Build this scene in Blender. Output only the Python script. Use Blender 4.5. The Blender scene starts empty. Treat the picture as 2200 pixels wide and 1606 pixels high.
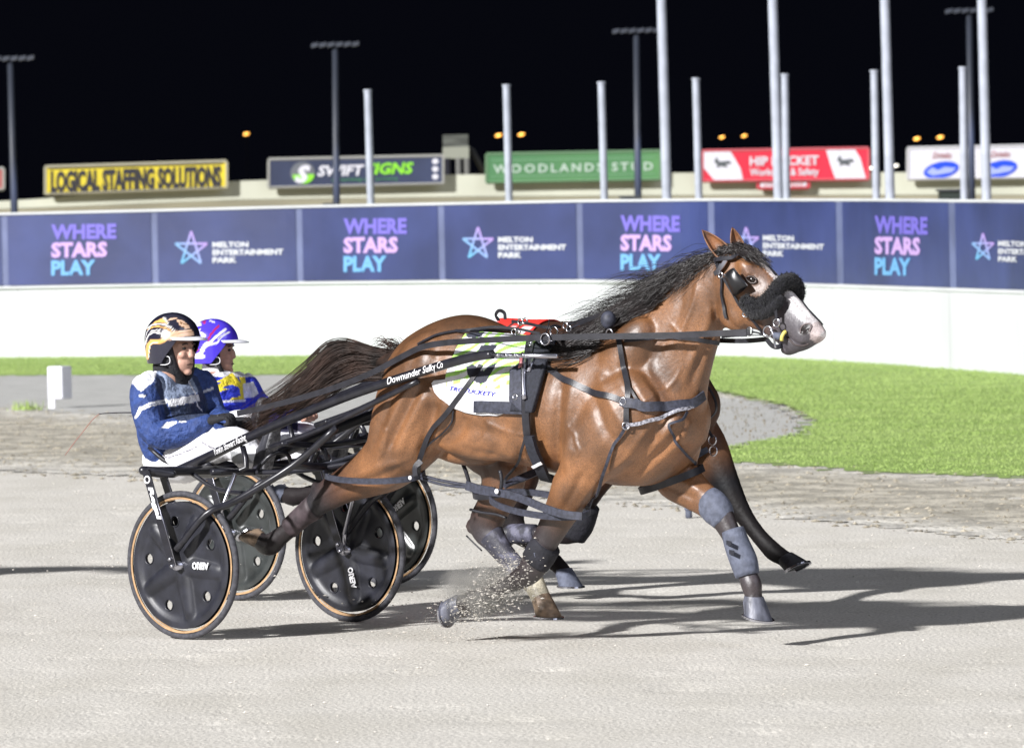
import bpy, bmesh, math, random
import numpy as np
from mathutils import Vector, Matrix
from mathutils.bvhtree import BVHTree
random.seed(7); rng=np.random.default_rng(7)
SC=bpy.context.scene; COL=SC.collection
# ------------------------------------------------------------------ camera
F=12700.; CX,CY=1100.,803.; EYE=2.05
PITCH=math.atan((803-430)/F); ROLL=math.radians(1.1)
_fw=np.array([0,math.cos(PITCH),-math.sin(PITCH)]); _u0=np.array([0,math.sin(PITCH),math.cos(PITCH)])
_r0=np.array([1.,0,0]); RT=math.cos(ROLL)*_r0-math.sin(ROLL)*_u0; UP=math.sin(ROLL)*_r0+math.cos(ROLL)*_u0
# note: tops lean left a little, as in the photograph
CAMP=np.array([0,0,EYE])
cd=bpy.data.cameras.new('camera'); cam=bpy.data.objects.new('camera',cd); COL.objects.link(cam)
cam.matrix_world=Matrix(((RT[0],UP[0],-_fw[0],0),(RT[1],UP[1],-_fw[1],0),(RT[2],UP[2],-_fw[2],EYE),(0,0,0,1)))
cd.sensor_width=36; cd.lens=F/2200*36; cd.clip_start=.5; cd.clip_end=3000
cd.dof.use_dof=True; cd.dof.focus_distance=27.6; cd.dof.aperture_fstop=8
SC.camera=cam
# ------------------------------------------------------------------ night sky, floodlight
w=bpy.data.worlds.new('World'); SC.world=w; w.use_nodes=True
w.node_tree.nodes['Background'].inputs[0].default_value=(.35,.4,.75,1)
w.node_tree.nodes['Background'].inputs[1].default_value=.004
SC.view_settings.view_transform='Standard'; SC.view_settings.look='None'
SC.view_settings.exposure=.52; SC.view_settings.gamma=1
def sun(name,d,strength,angle,col):
    l=bpy.data.lights.new(name,'SUN'); l.energy=strength; l.angle=math.radians(angle); l.color=col
    o=bpy.data.objects.new(name,l); COL.objects.link(o)
    o.rotation_euler=Vector(d).to_track_quat('-Z','Y').to_euler(); o.location=(-20,0,20); return o
sun('floodlight_key',(.72,.69,-.52),4.9,2.6,(1,.985,.985))
sun('floodlight_fill',(-.55,.62,-.50),.60,40,(.82,.86,1))
sun('floodlight_top',(.1,-.15,-1),.14,70,(.9,.93,1))
# ------------------------------------------------------------------ geometry of the picture -> places in the world
def ray(px,py): return _fw+RT*(px-CX)/F-UP*(py-CY)/F
def proj(p):
    d=np.asarray(p,float)-CAMP; z=d@_fw; return CX+F*(d@RT)/z, CY-F*(d@UP)/z
def projm(P):
    d=P-CAMP; z=d@_fw; return np.stack([CX+F*(d@RT)/z, CY-F*(d@UP)/z],1)
def ground(px,py,z=0.):
    r=ray(px,py); return CAMP+r*((z-EYE)/r[2])
def atY(px,py,Y):
    r=ray(px,py); return CAMP+r*(Y/r[1])
TH=math.radians(39); HD=np.array([math.cos(TH),-math.sin(TH),0]); LT=np.array([math.sin(TH),math.cos(TH),0])
O=atY(393,1212,28)+LT*.61; O[2]=0
Z3=np.array([0,0,1.])
def Wp(px,py,n):                       # world point where the ray meets the horse-parallel plane at lateral n
    r=ray(px,py); t=((O-CAMP)@LT+n)/(r@LT); return CAMP+r*t
def LW(s,n,z): return O+HD*s+LT*n+Z3*z
def SNZ(P): d=P-O; return np.stack([d@HD,d@LT,d[...,2]],-1)
# ------------------------------------------------------------------ object helpers
def V(a): return [tuple(map(float,x)) for x in a]
ROOT={}
def mk(name,verts,faces,mat=None,parent=None,smooth=True,auto=None):
    org=np.zeros(3)
    if parent is not None: org=ROOT[parent.name]
    verts=np.asarray(verts,float)-org
    me=bpy.data.meshes.new(name); me.from_pydata(V(verts),[],[tuple(int(i) for i in f) for f in faces]); me.update()
    bm=bmesh.new(); bm.from_mesh(me); bmesh.ops.recalc_face_normals(bm,faces=bm.faces); bm.to_mesh(me); bm.free()
    if smooth: me.polygons.foreach_set('use_smooth',[True]*len(me.polygons))
    if auto: 
        me.set_sharp_from_angle(angle=math.radians(auto))
    o=bpy.data.objects.new(name,me); COL.objects.link(o)
    if mat: me.materials.append(mat)
    if parent is not None: o.parent=parent; ROOT[o.name]=org
    return o
def tag(o,label=None,cat=None,group=None,kind=None):
    if label: o['label']=label
    if cat: o['category']=cat
    if group: o['group']=group
    if kind: o['kind']=kind
    return o
def thing(name,loc,label,cat,group=None):
    o=bpy.data.objects.new(name,None); o.location=tuple(map(float,loc)); o.empty_display_size=.2; COL.objects.link(o)
    ROOT[o.name]=np.array(loc,float); return tag(o,label,cat,group)
class MB:
    def __init__(s): s.v=[]; s.f=[]; s.c=None
    def add(s,v,f):
        b=len(s.v); s.v+= [np.array(x,float) for x in v]; s.f+=[tuple(i+b for i in q) for q in f]; return s
    def build(s,name,mat,parent=None,**k): return mk(name,s.v,s.f,mat,parent,**k)
def unit(v): v=np.asarray(v,float); return v/(np.linalg.norm(v)+1e-12)
def catmull(P,k):
    P=np.asarray(P,float); n=len(P)
    if n<3 or k<2: 
        out=[]
        for i in range(n-1):
            for j in range(k): out.append(P[i]+(P[i+1]-P[i])*j/k)
        return np.array(out+[P[-1]])
    out=[]
    for i in range(n-1):
        p0=P[i-1] if i else 2*P[0]-P[1]; p1=P[i]; p2=P[i+1]; p3=P[i+2] if i+2<n else 2*P[-1]-P[-2]
        for j in range(k):
            t=j/k; out.append(.5*((2*p1)+(-p0+p2)*t+(2*p0-5*p1+4*p2-p3)*t*t+(-p0+3*p1-3*p2+p3)*t**3))
    out.append(P[-1]); return np.array(out)
def loft(rings):
    v=[];f=[];m=len(rings[0])
    for r in rings: v+=list(r)
    for i in range(len(rings)-1):
        for j in range(m): a=i*m+j;b=i*m+(j+1)%m; f.append((a,b,b+m,a+m))
    f.append(tuple(range(m))[::-1]); f.append(tuple(range((len(rings)-1)*m,len(rings)*m))); return v,f
def limb(P,ra,rb,lat,m=16,k=4,cap=True):
    # P centres, ra radius in the plane across lat, rb radius along lat
    A=catmull(np.hstack([np.asarray(P,float),np.array(ra)[:,None],np.array(rb)[:,None]]),k)
    C=A[:,:3]; R=[]
    lat=unit(lat)
    for i in range(len(A)):
        t=unit(C[min(i+1,len(A)-1)]-C[max(i-1,0)]); a=unit(np.cross(t,lat)); b=unit(np.cross(a,t))
        R.append([C[i]+a*max(A[i,3],.004)*math.cos(q)+b*max(A[i,4],.004)*math.sin(q) for q in np.linspace(0,2*math.pi,m,endpoint=False)])
    if cap:
        def shr(r,c,t,s): 
            return [c+(p-c)*s+t for p in r]
        t0=unit(C[0]-C[1]); t1=unit(C[-1]-C[-2]); r0=min(A[0,3],A[0,4]); r1=min(A[-1,3],A[-1,4])
        R=[shr(R[0],C[0],t0*r0*.85,.35),shr(R[0],C[0],t0*r0*.5,.8)]+R+[shr(R[-1],C[-1],t1*r1*.5,.8),shr(R[-1],C[-1],t1*r1*.85,.35)]
    return loft(R)
def tube(P,r,m=8,k=1,flat=None):
    P=catmull(P,k) if k>1 else np.asarray(P,float)
    rr=np.full(len(P),r) if np.isscalar(r) else np.interp(np.linspace(0,1,len(P)),np.linspace(0,1,len(r)),r)
    R=[]; up=None
    for i in range(len(P)):
        t=unit(P[min(i+1,len(P)-1)]-P[max(i-1,0)])
        if up is None: up=unit(np.cross(t,Z3 if abs(t[2])<.9 else HD))
        a=unit(up-t*(up@t)); up=a; b=np.cross(t,a)
        R.append([P[i]+(a*math.cos(q)+b*math.sin(q))*rr[i] for q in np.linspace(0,2*math.pi,m,endpoint=False)])
    return loft(R)
def box(c,ax,ay,az):
    c,ax,ay,az=[np.asarray(q,float) for q in (c,ax,ay,az)]; v=[c+ax*i+ay*j+az*k for i in(-1,1) for j in(-1,1) for k in(-1,1)]
    return v,[(0,1,3,2),(4,6,7,5),(0,4,5,1),(2,3,7,6),(0,2,6,4),(1,5,7,3)]
def ell(c,a,b,d,nu=16,nv=10):
    c=np.asarray(c,float); v=[c+d]; f=[]
    for i in range(1,nv):
        p=math.pi*i/nv
        for j in range(nu):
            q=2*math.pi*j/nu; v.append(c+d*math.cos(p)+(a*math.cos(q)+b*math.sin(q))*math.sin(p))
    v.append(c-d); last=len(v)-1
    for j in range(nu): f.append((0,1+j,1+(j+1)%nu)); f.append((last,last-nu+(j+1)%nu,last-nu+j))
    for i in range(nv-2):
        for j in range(nu): a_=1+i*nu+j;b_=1+i*nu+(j+1)%nu; f.append((a_,a_+nu,b_+nu,b_))
    return v,f
def torus(c,a,b,R,r,m=36,k=8):
    c=np.asarray(c,float); a=unit(a)*1.; b=unit(b); n=np.cross(a,b); v=[];f=[]
    for i in range(m):
        q=2*math.pi*i/m; d=a*math.cos(q)+b*math.sin(q)
        for j in range(k):
            p=2*math.pi*j/k; v.append(c+d*(R+r*math.cos(p))+n*r*math.sin(p))
    for i in range(m):
        for j in range(k): f.append((i*k+j,((i+1)%m)*k+j,((i+1)%m)*k+(j+1)%k,i*k+(j+1)%k))
    return v,f
def ribbon(P,N,wd,th=.004):
    P=np.asarray(P,float); v=[];f=[]
    for i in range(len(P)):
        t=unit(P[min(i+1,len(P)-1)]-P[max(i-1,0)]); n=unit(N[i]-t*(N[i]@t)); s=np.cross(t,n)
        w_=wd if np.isscalar(wd) else wd[i]
        v+=[P[i]-s*w_/2,P[i]+s*w_/2,P[i]+s*w_/2+n*th,P[i]-s*w_/2+n*th]
    for i in range(len(P)-1):
        for j in range(4): a=i*4+j;b=i*4+(j+1)%4; f.append((a,b,b+4,a+4))
    f.append((0,1,2,3)); q=4*(len(P)-1); f.append((q+3,q+2,q+1,q)); return v,f
def remeshed(name,parts,voxel,mat,parent,smooth_it=4,fac=.5):
    m=MB()
    for v,f in parts: m.add(v,f)
    o=m.build(name,mat,parent)
    r=o.modifiers.new('r','REMESH'); r.mode='VOXEL'; r.voxel_size=voxel; r.use_smooth_shade=True
    s=o.modifiers.new('s','SMOOTH'); s.factor=fac; s.iterations=smooth_it
    dg=bpy.context.evaluated_depsgraph_get(); me=bpy.data.meshes.new_from_object(o.evaluated_get(dg)); 
    o.modifiers.clear(); old=o.data; o.data=me; bpy.data.meshes.remove(old)
    if not me.materials: me.materials.append(mat)
    me.polygons.foreach_set('use_smooth',[True]*len(me.polygons))
    return o
def coords(o):
    a=np.empty(len(o.data.vertices)*3); o.data.vertices.foreach_get('co',a); return a.reshape(-1,3)+ROOT.get(o.name,np.zeros(3))
def setcol(o,C,name='Col'):
    C=np.asarray(C,float); 
    if C.shape[1]==3: C=np.hstack([C,np.ones((len(C),1))])
    ca=o.data.color_attributes.new(name,'FLOAT_COLOR','POINT'); ca.data.foreach_set('color',C.ravel())
def bvh(o):
    me=o.data; P=coords(o); return BVHTree.FromPolygons([Vector(p) for p in P],[tuple(p.vertices) for p in me.polygons])
def inpoly(P,poly):
    x,y=P[:,0],P[:,1]; ins=np.zeros(len(P),bool); n=len(poly)
    for i in range(n):
        x1,y1=poly[i]; x2,y2=poly[(i+1)%n]
        c=((y1>y)!=(y2>y))&(x<(x2-x1)*(y-y1)/((y2-y1) or 1e-9)+x1); ins^=c
    return ins
def nearline(P,line,wd):
    d=np.full(len(P),1e9)
    for (a,b) in zip(line[:-1],line[1:]):
        a=np.array(a,float);b=np.array(b,float);t=np.clip(((P-a)@(b-a))/((b-a)@(b-a)),0,1); d=np.minimum(d,np.linalg.norm(P-(a+t[:,None]*(b-a)),axis=1))
    return d<wd
def srgb(r,g,b):
    f=lambda c:(c/255/12.92) if c<=10 else ((c/255+.055)/1.055)**2.4
    return (f(r),f(g),f(b))
# ------------------------------------------------------------------ materials
def mat(name,col=None,rough=.6,attr=None,noise=0,nscale=20,stretch=None,bump=0,bscale=60,bdist=.01,metal=0,coat=0,sheen=0,emit=None,spec=.5,col2=None,ncontrast=(.35,.65),grain=0,gscale=230):
    m=bpy.data.materials.new(name); m.use_nodes=True; nt=m.node_tree; N=nt.nodes; Lk=nt.links; b=N['Principled BSDF']
    b.inputs['Roughness'].default_value=rough; b.inputs['Metallic'].default_value=metal
    b.inputs['Specular IOR Level'].default_value=spec; b.inputs['Coat Weight'].default_value=coat; b.inputs['Coat Roughness'].default_value=.25
    b.inputs['Sheen Weight'].default_value=sheen
    tc=N.new('ShaderNodeTexCoord'); mp=N.new('ShaderNodeMapping'); Lk.new(tc.outputs['Object'],mp.inputs[0])
    if stretch: mp.inputs['Scale'].default_value=stretch
    if attr: a=N.new('ShaderNodeVertexColor'); a.layer_name=attr; src=a.outputs[0]
    else: a=N.new('ShaderNodeRGB'); a.outputs[0].default_value=(*col,1); src=a.outputs[0]
    if noise or col2:
        t=N.new('ShaderNodeTexNoise'); t.inputs['Scale'].default_value=nscale; t.inputs['Detail'].default_value=5; Lk.new(mp.outputs[0],t.inputs['Vector'])
        r=N.new('ShaderNodeMapRange'); r.inputs[1].default_value=ncontrast[0]; r.inputs[2].default_value=ncontrast[1]; Lk.new(t.outputs[0],r.inputs[0])
        x=N.new('ShaderNodeMix'); x.data_type='RGBA'
        if col2: Lk.new(r.outputs[0],x.inputs[0]); Lk.new(src,x.inputs[6]); x.inputs[7].default_value=(*col2,1)
        else:
            r.inputs[3].default_value=1-noise; r.inputs[4].default_value=1+noise
            x.blend_type='MULTIPLY'; x.inputs[0].default_value=1; Lk.new(src,x.inputs[6]); Lk.new(r.outputs[0],x.inputs[7])
        src=x.outputs[2]
    if grain:
        t=N.new('ShaderNodeTexNoise'); t.inputs['Scale'].default_value=gscale; t.inputs['Detail'].default_value=2; Lk.new(mp.outputs[0],t.inputs['Vector'])
        r=N.new('ShaderNodeMapRange'); r.inputs[1].default_value=.3; r.inputs[2].default_value=.7; r.inputs[3].default_value=1-grain; r.inputs[4].default_value=1+grain; Lk.new(t.outputs[0],r.inputs[0])
        x=N.new('ShaderNodeMix'); x.data_type='RGBA'; x.blend_type='MULTIPLY'; x.inputs[0].default_value=1; Lk.new(src,x.inputs[6]); Lk.new(r.outputs[0],x.inputs[7]); src=x.outputs[2]
    Lk.new(src,b.inputs['Base Color'])
    if bump:
        t=N.new('ShaderNodeTexNoise'); t.inputs['Scale'].default_value=bscale; t.inputs['Detail'].default_value=6; Lk.new(mp.outputs[0],t.inputs['Vector'])
        u=N.new('ShaderNodeBump'); u.inputs['Strength'].default_value=bump; u.inputs['Distance'].default_value=bdist; Lk.new(t.outputs[0],u.inputs['Height']); Lk.new(u.outputs[0],b.inputs['Normal'])
    if emit: b.inputs['Emission Color'].default_value=(*emit[:3],1); b.inputs['Emission Strength'].default_value=emit[3]
    return m
M={}
M['coat']=mat('horse_coat',attr='Col',rough=.47,noise=.36,nscale=5,bump=.4,bscale=55,bdist=.004,spec=.8,coat=.0,grain=.38)
M['darkcoat']=mat('dark_horse_coat',attr='Col',rough=.6,spec=.25,noise=.2,nscale=9,bump=.3,bscale=40,bdist=.01,grain=.4)
M['hair']=mat('black_hair',(.017,.013,.013),.38,noise=.5,nscale=14,spec=.7)
M['tailhair']=mat('tail_hair',(.042,.024,.018),.5,noise=.8,nscale=8,spec=.4)
M['leather']=mat('black_leather',(.018,.018,.024),.42,noise=.3,bump=.2,bscale=120,bdist=.003)
M['web']=mat('grey_webbing',(.036,.039,.058),.6,noise=.35,nscale=60,bump=.3,bscale=300,bdist=.002)
M['pad']=mat('black_pad',(.018,.02,.03),.8,noise=.3,nscale=80,bump=.4,bscale=200,bdist=.003)
M['fluff']=mat('black_fleece',(.006,.006,.009),.95,noise=.6,nscale=60,bump=1,bscale=150,bdist=.01,sheen=.12)
M['steel']=mat('steel',(.55,.55,.6),.25,metal=1)
M['boot']=mat('grey_neoprene',(.10,.112,.155),.75,noise=.22,nscale=34,bump=.6,bscale=60,bdist=.006)
M['hoof']=mat('grey_hoof',(.11,.115,.145),.45,noise=.45,nscale=26,stretch=(1,1,.25),bump=.35,bscale=50)
M['hooft']=mat('tan_hoof',(.23,.165,.115),.5,noise=.6,nscale=18,bump=.35,bscale=50)
M['hoofk']=mat('black_hoof',(.03,.03,.035),.5,noise=.4,nscale=30,bump=.3)
M['bandage']=mat('black_bandage',(.012,.012,.018),.8,noise=.3,bump=.5,bscale=60)
M['cream']=mat('cream_sock',(.62,.58,.46),.8,noise=.2,bump=.4,bscale=60)
M['cloth']=mat('number_cloth',attr='Col',rough=.75,noise=.08,nscale=12,bump=.5,bscale=11,bdist=.02)
M['eye']=mat('eye',(.01,.006,.005),.05,coat=1)
M['pink']=mat('nostril',(.018,.007,.007),.6)
M['yellow']=mat('yellow_rubber',(.7,.6,.15),.5)
M['carbon']=mat('carbon_disc',(.017,.018,.026),.42,noise=.35,nscale=14,bump=.15,bscale=90,bdist=.002,spec=.5)
M['disc2']=mat('smoked_disc',(.03,.034,.034),.32,noise=.4,nscale=10,spec=.6)
M['tyre']=mat('tyre_rubber',(.055,.055,.065),.8,noise=.3,nscale=50)
M['tan']=mat('tan_sidewall',(.40,.25,.13),.7,noise=.2,nscale=25)
M['frame']=mat('black_frame',(.014,.014,.02),.33,noise=.3,spec=.6)
M['chrome']=mat('worn_chrome',(.5,.5,.56),.3,metal=1)
M['white']=mat('white_print',(.85,.85,.87),.6)
M['ink']=mat('blue_ink',(.03,.03,.4),.7)
M['skin']=mat('skin',(.56,.33,.25),.5,noise=.1,nscale=30,bump=.15)
M['skin2']=mat('skin_tan',(.42,.23,.17),.5,noise=.1,nscale=30,bump=.15)
M['paint']=mat('painted_shell',attr='Col',rough=.18,spec=.6,coat=.4)
M['jacket']=mat('jacket_fabric',attr='Col',rough=.7,noise=.2,nscale=30,bump=1,bscale=16,bdist=.045,grain=.2)
M['trousers']=mat('race_trousers',attr='Col',rough=.6,noise=.06,nscale=20,bump=.7,bscale=13,bdist=.02)
M['hood']=mat('black_knit',(.018,.018,.022),.85,bump=.6,bscale=120)
M['sole']=mat('muddy_sole',(.17,.17,.18),.9,noise=.5,nscale=60,bump=.8,bscale=90)
M['bootb']=mat('black_riding_boot',(.03,.03,.04),.5,noise=.4)

# text -> flat mesh in 2D (cap height about 1)
def text2d(s,shear=0,bold=0.0,spacing=1.0):
    cu=bpy.data.curves.new('t','FONT'); cu.body=s; cu.size=1.4; cu.shear=shear; cu.offset=bold; cu.space_character=spacing; cu.fill_mode='FRONT'; cu.resolution_u=2
    o=bpy.data.objects.new('t',cu); COL.objects.link(o); dg=bpy.context.evaluated_depsgraph_get(); dg.update()
    me=bpy.data.meshes.new_from_object(o.evaluated_get(dg)); bm=bmesh.new(); bm.from_mesh(me)
    for _ in range(2):
        long=[e for e in bm.edges if e.calc_length()>.35]
        if long: bmesh.ops.subdivide_edges(bm,edges=long,cuts=1)
    bmesh.ops.triangulate(bm,faces=bm.faces)
    v=np.array([[x.co.x,x.co.y] for x in bm.verts]); bm.verts.index_update(); f=[tuple(q.index for q in p.verts) for p in bm.faces]; bm.free()
    bpy.data.objects.remove(o); bpy.data.meshes.remove(me); bpy.data.curves.remove(cu)
    v[:,0]-=v[:,0].min(); return v,f
def mkflat(name,P,f,mat_,parent):
    # thin print: keep faces turned to the camera side
    o=mk(name,P,f,mat_,parent,smooth=False); return o

# ================================================================== SETTING
M['sand']=mat('track_sand',(.64,.615,.56),.95,col2=(.565,.54,.48),nscale=1.6,stretch=(1,.5,1),ncontrast=(.42,.72),bump=.55,bscale=45,bdist=.014,grain=.16,gscale=60)
def jitter_poly(name,pts,z,m,amp=.06,step=.12,inner=None,**k):
    # closed outline on the ground from picture points, edge roughened in the world
    G=np.array([ground(x,y)[:2] for x,y in pts]); mn,mx=G.min(0),G.max(0); dx,dy=.10,.16
    nx=int((mx[0]-mn[0])/dx)+2; ny=int((mx[1]-mn[1])/dy)+2; X,Y=np.meshgrid(mn[0]+np.arange(nx)*dx,mn[1]+np.arange(ny)*dy)
    C=np.stack([X[:-1,:-1].ravel()+dx/2,Y[:-1,:-1].ravel()+dy/2],1); k=inpoly(C+rng.normal(0,amp*2.2,C.shape),[tuple(g) for g in G])
    Z=z+rng.uniform(-.001,.001,X.shape); v=np.stack([X+rng.normal(0,.02,X.shape),Y+rng.normal(0,.03,X.shape),Z],-1).reshape(-1,3)
    I=np.nonzero(k)[0]; j,i=np.divmod(I,nx-1); q=j*nx+i; F4=np.stack([q,q+1,q+nx+1,q+nx],1); u,inv=np.unique(F4,return_inverse=True)
    o=mk(name,v[u],inv.reshape(-1,4),m); return o,None
tag(mk('ground',[(-900,-60,-.02),(900,-60,-.02),(900,1500,-.02),(-900,1500,-.02)],[(0,1,2,3)],mat('far_ground',(.10,.095,.08),.95,noise=.3,nscale=.3)),kind='structure')
# near track: displaced sheet
def sheet(name,x0,x1,y0,y1,dx,dy,z,m,amp,sc,seed=1):
    xs=np.arange(x0,x1+dx,dx); ys=np.arange(y0,y1+dy,dy); X,Y=np.meshgrid(xs,ys); h=np.zeros_like(X)
    r=np.random.default_rng(seed)
    for o_ in range(sc):
        kx,ky=r.normal(0,1,2)*[5,8]*(1.6**(o_/3)); h+=np.sin(X*kx+Y*ky+r.uniform(0,6))/(1+o_*.12)
    h=h/np.sqrt(sc)*amp+rng.normal(0,amp*.16,X.shape)
    if sc>10:
        for _ in range(1500):   # soft hoof dimples and wheel scuffs
            a,b=rng.uniform(x0,x1),rng.uniform(y0,y1); i0=int((a-x0)/dx);j0=int((b-y0)/dy); k=slice(max(0,j0-3),j0+4),slice(max(0,i0-4),i0+5)
            d=((X[k]-a)/rng.uniform(.06,.12))**2+((Y[k]-b)/rng.uniform(.05,.09))**2; h[k]-=rng.uniform(.006,.016)*np.exp(-d)*(1-.9*d*np.exp(-d))
    if sc>10: tp=np.clip((45.5-Y)/4,0,1); h=h*tp-(1-tp)*.004
    v=np.stack([X,Y,z+h],-1).reshape(-1,3); nx=len(xs); f=[]
    for j in range(len(ys)-1):
        b=j*nx
        for i in range(nx-1): f.append((b+i,b+i+1,b+nx+i+1,b+nx+i))
    return mk(name,v,f,m)
tag(sheet('track',-4.9,4.9,19,49,.055,.09,0,M['sand'],.0026,16),kind='structure')
tag(mk('track_apron',[(-60,-10,-.012),(60,-10,-.012),(60,84,-.012),(-60,84,-.012)],[(0,1,2,3)],M['sand']),kind='structure')
M['rough']=mat('churned_sand',None,.95,attr='Col',noise=.27,nscale=3.0,stretch=(.9,.7,1),ncontrast=(.40,.62),bump=1,bscale=14,bdist=.03,grain=.2,gscale=50)
# rough strip with clods between track and infield
rp,_=jitter_poly('churned_strip',[(-60,868),(1500,985),(2260,1025),(2260,1168),(1500,1092),(900,1050),(-60,1008)],.003,M['rough'],amp=.015)
_p=coords(rp); _q=projm(_p); _t=np.interp(_q[:,0],[-60,1500,2260],[868,985,1025]); _b=np.interp(_q[:,0],[-60,900,1500,2260],[1008,1050,1092,1168]); _f=np.clip(np.minimum((_q[:,1]-_t)/30,(_b-_q[:,1])/42),0,1)[:,None]; setcol(rp,np.array([.60,.58,.53])*(1-_f)+np.array([.44,.41,.34])*_f)
tag(rp,kind='structure')
M['path']=mat('gravel_path',(.45,.45,.43),.95,noise=.15,nscale=5,stretch=(.5,2,1),bump=.7,bscale=30,grain=.15,gscale=50)
pp,_=jitter_poly('path',[(-60,800),(700,806),(1530,852),(1640,862),(1745,905),(1720,932),(1530,968),(700,925),(-60,872)],.005,M['path'],amp=.02)
tag(pp,kind='structure')
M['lawn']=mat('lawn_soil',(.29,.40,.12),.9,col2=(.24,.35,.09),nscale=1.1,stretch=(.5,1.3,1),bump=.8,bscale=40,ncontrast=(.4,.6))
lawn=[(-200,740),(600,735),(1300,735),(1750,745),(2280,790),(2280,1034),(2100,1022),(1900,1018),(1700,1000),(1530,992),(1420,985),(1400,975),(1530,968),(1720,932),(1748,905),(1700,875),(1600,853),(1530,838),(1300,815),(700,806),(-200,808)]
lo,_=jitter_poly('lawn',lawn,.008,M['lawn'],amp=.03); tag(lo,kind='structure')
# grass blades
def scatter_px(n,poly,x0,x1,y0,y1):
    out=[]
    G0=np.array([ground(px,py)[:2] for px,py in poly])
    mn,mx=G0.min(0),G0.max(0)
    while len(out)<n:
        P=rng.uniform(mn,mx,(n*2,2)); k=inpoly(P,[tuple(g) for g in G0]); 
        q=projm(np.hstack([P,np.zeros((len(P),1))])); k&=(q[:,0]>x0)&(q[:,0]<x1)
        out+=list(P[k])
    return np.array(out[:n])
def blades(name,P,hmin,hmax,wd,m,label):
    v=[];f=[]
    for x,y in P:
        a=random.uniform(0,6.28); h=random.uniform(hmin,hmax); l=random.uniform(0,.6)*h; c=math.cos(a);s_=math.sin(a)
        b=len(v); v+=[(x-c*wd,y-s_*wd,.018),(x+c*wd,y+s_*wd,.018),(x+s_*l,y-c*l+random.uniform(-.01,.01),.018+h)]; f.append((b,b+1,b+2))
    me=bpy.data.meshes.new(name); me.from_pydata([tuple(map(float,q)) for q in v],[],f); me.materials.append(m)
    o=bpy.data.objects.new(name,me); COL.objects.link(o); ROOT[o.name]=np.zeros(3); return tag(o,label,'grass',kind='stuff')
M['grass']=mat('grass_blades',(.35,.46,.14),.75,col2=(.29,.41,.11),nscale=.9,stretch=(.6,1.6,1),ncontrast=(.35,.65))
P=scatter_px(170000,lawn,-60,2260,0,0); blades('grass',P,.006,.017,.0045,M['grass'],'short green grass of the infield in front of the white wall')
# clods on the rough strip
def clods(name,P,r0,r1,m,z=.01,label=None,cat='sand'):
    v=[];f=[]
    base=[(1,0,0),(-1,0,0),(0,1,0),(0,-1,0),(0,0,1),(0,0,-1)]; fc=[(0,2,4),(2,1,4),(1,3,4),(3,0,4),(2,0,5),(1,2,5),(3,1,5),(0,3,5)]
    for p in P:
        r=r0+(r1-r0)*random.random()**3; b=len(v); e=random.uniform(1,2.2); zz=p[2] if len(p)>2 else z
        for q in base: v.append((p[0]+q[0]*r*e*random.uniform(.7,1.2),p[1]+q[1]*r*random.uniform(.7,1.2),zz+q[2]*r*random.uniform(.5,.9)))
        f+=[tuple(i+b for i in t) for t in fc]
    me=bpy.data.meshes.new(name); me.from_pydata([tuple(map(float,q)) for q in v],[],f); me.materials.append(m)
    o=bpy.data.objects.new(name,me); COL.objects.link(o); ROOT[o.name]=np.zeros(3); return tag(o,label,cat,kind='stuff')
strip=[(-60,864),(1500,982),(2260,1022),(2260,1176),(1500,1102),(900,1062),(-60,1018)]
P=scatter_px(4500,strip,-60,2260,0,0); clods('clods',P,.004,.020,mat('dark_clod',(.30,.27,.21),.95,noise=.4,nscale=3),.004,'brown clods of churned sand along the track edge','clods')
P=scatter_px(1500,[(-60,1010),(2260,1170),(2260,1700),(-60,1700)],-60,2260,0,0); clods('grit',P,.0015,.0065,M['sand'],.002,'pale grit lying on the racing track','grit')
P=scatter_px(5000,[(1250,830),(1600,855),(1700,875),(1745,905),(1700,935),(1530,965),(1250,960)],1200,1780,0,0); k=rng.random(len(P))<.25
blades('dry_grass',P[k],.01,.03,.006,mat('dry_grass',(.16,.12,.06),.9),'dry brown grass thinning out where lawn meets path')
# ---------------- perimeter wall
WD=[(-260,82.3),(0,81.8),(300,80.9),(650,79.8),(1100,77.8),(1520,76.0),(1700,73.8),(1900,70.6),(2050,68),(2200,65.4),(2400,62)]
def wcurve(px): return np.interp(px,[a for a,b in WD],[b for a,b in WD])
_k=np.ones(9)/9
_wx=np.arange(-320,2480,10.); _wd=np.interp(_wx,[a for a,b in WD],[b for a,b in WD]); 
for _ in range(3): _wd=np.convolve(np.pad(_wd,4,'edge'),_k,'valid')
def wD(px): return float(np.interp(px,_wx,_wd))
TOP=[(-260,466),(0,462),(340,454),(650,446),(950,440),(1250,434),(1550,431),(1900,432),(2200,435),(2400,438)]
MID=[(-260,622),(0,618),(330,612),(640,608),(950,605),(1250,604),(1530,607),(1810,615),(2200,628),(2400,637)]
def wl(t,px): return float(np.interp(px,[a for a,b in t],[b for a,b in t]))
def wpt(px,frac,off=0.):       # frac 0 ground .. 1 mid line .. 2 top ; off toward camera
    D=wD(px)-off; b=atY(px,770,D); zm=atY(px,wl(MID,px),D)[2]; zt=atY(px,wl(TOP,px),D)[2]
    z=zm*frac if frac<=1 else zm+(zt-zm)*(frac-1)
    if frac==0: z=-.05
    return np.array([b[0],D,z])
M['wallw']=mat('white_wall_paint',(.545,.555,.585),.75,noise=.05,nscale=1.4,stretch=(1,1,.4),bump=.1,bscale=6)
M['banner']=mat('navy_banner',(.030,.043,.145),.42,noise=.25,nscale=.8,bump=.15,bscale=2.5,bdist=.03,spec=.6)
wall=thing('perimeter_wall',wpt(1100,0),'long curving white wall hung with navy banners behind the infield grass','wall')
xs=list(range(-260,2401,20)); v=[];f=[]
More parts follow.
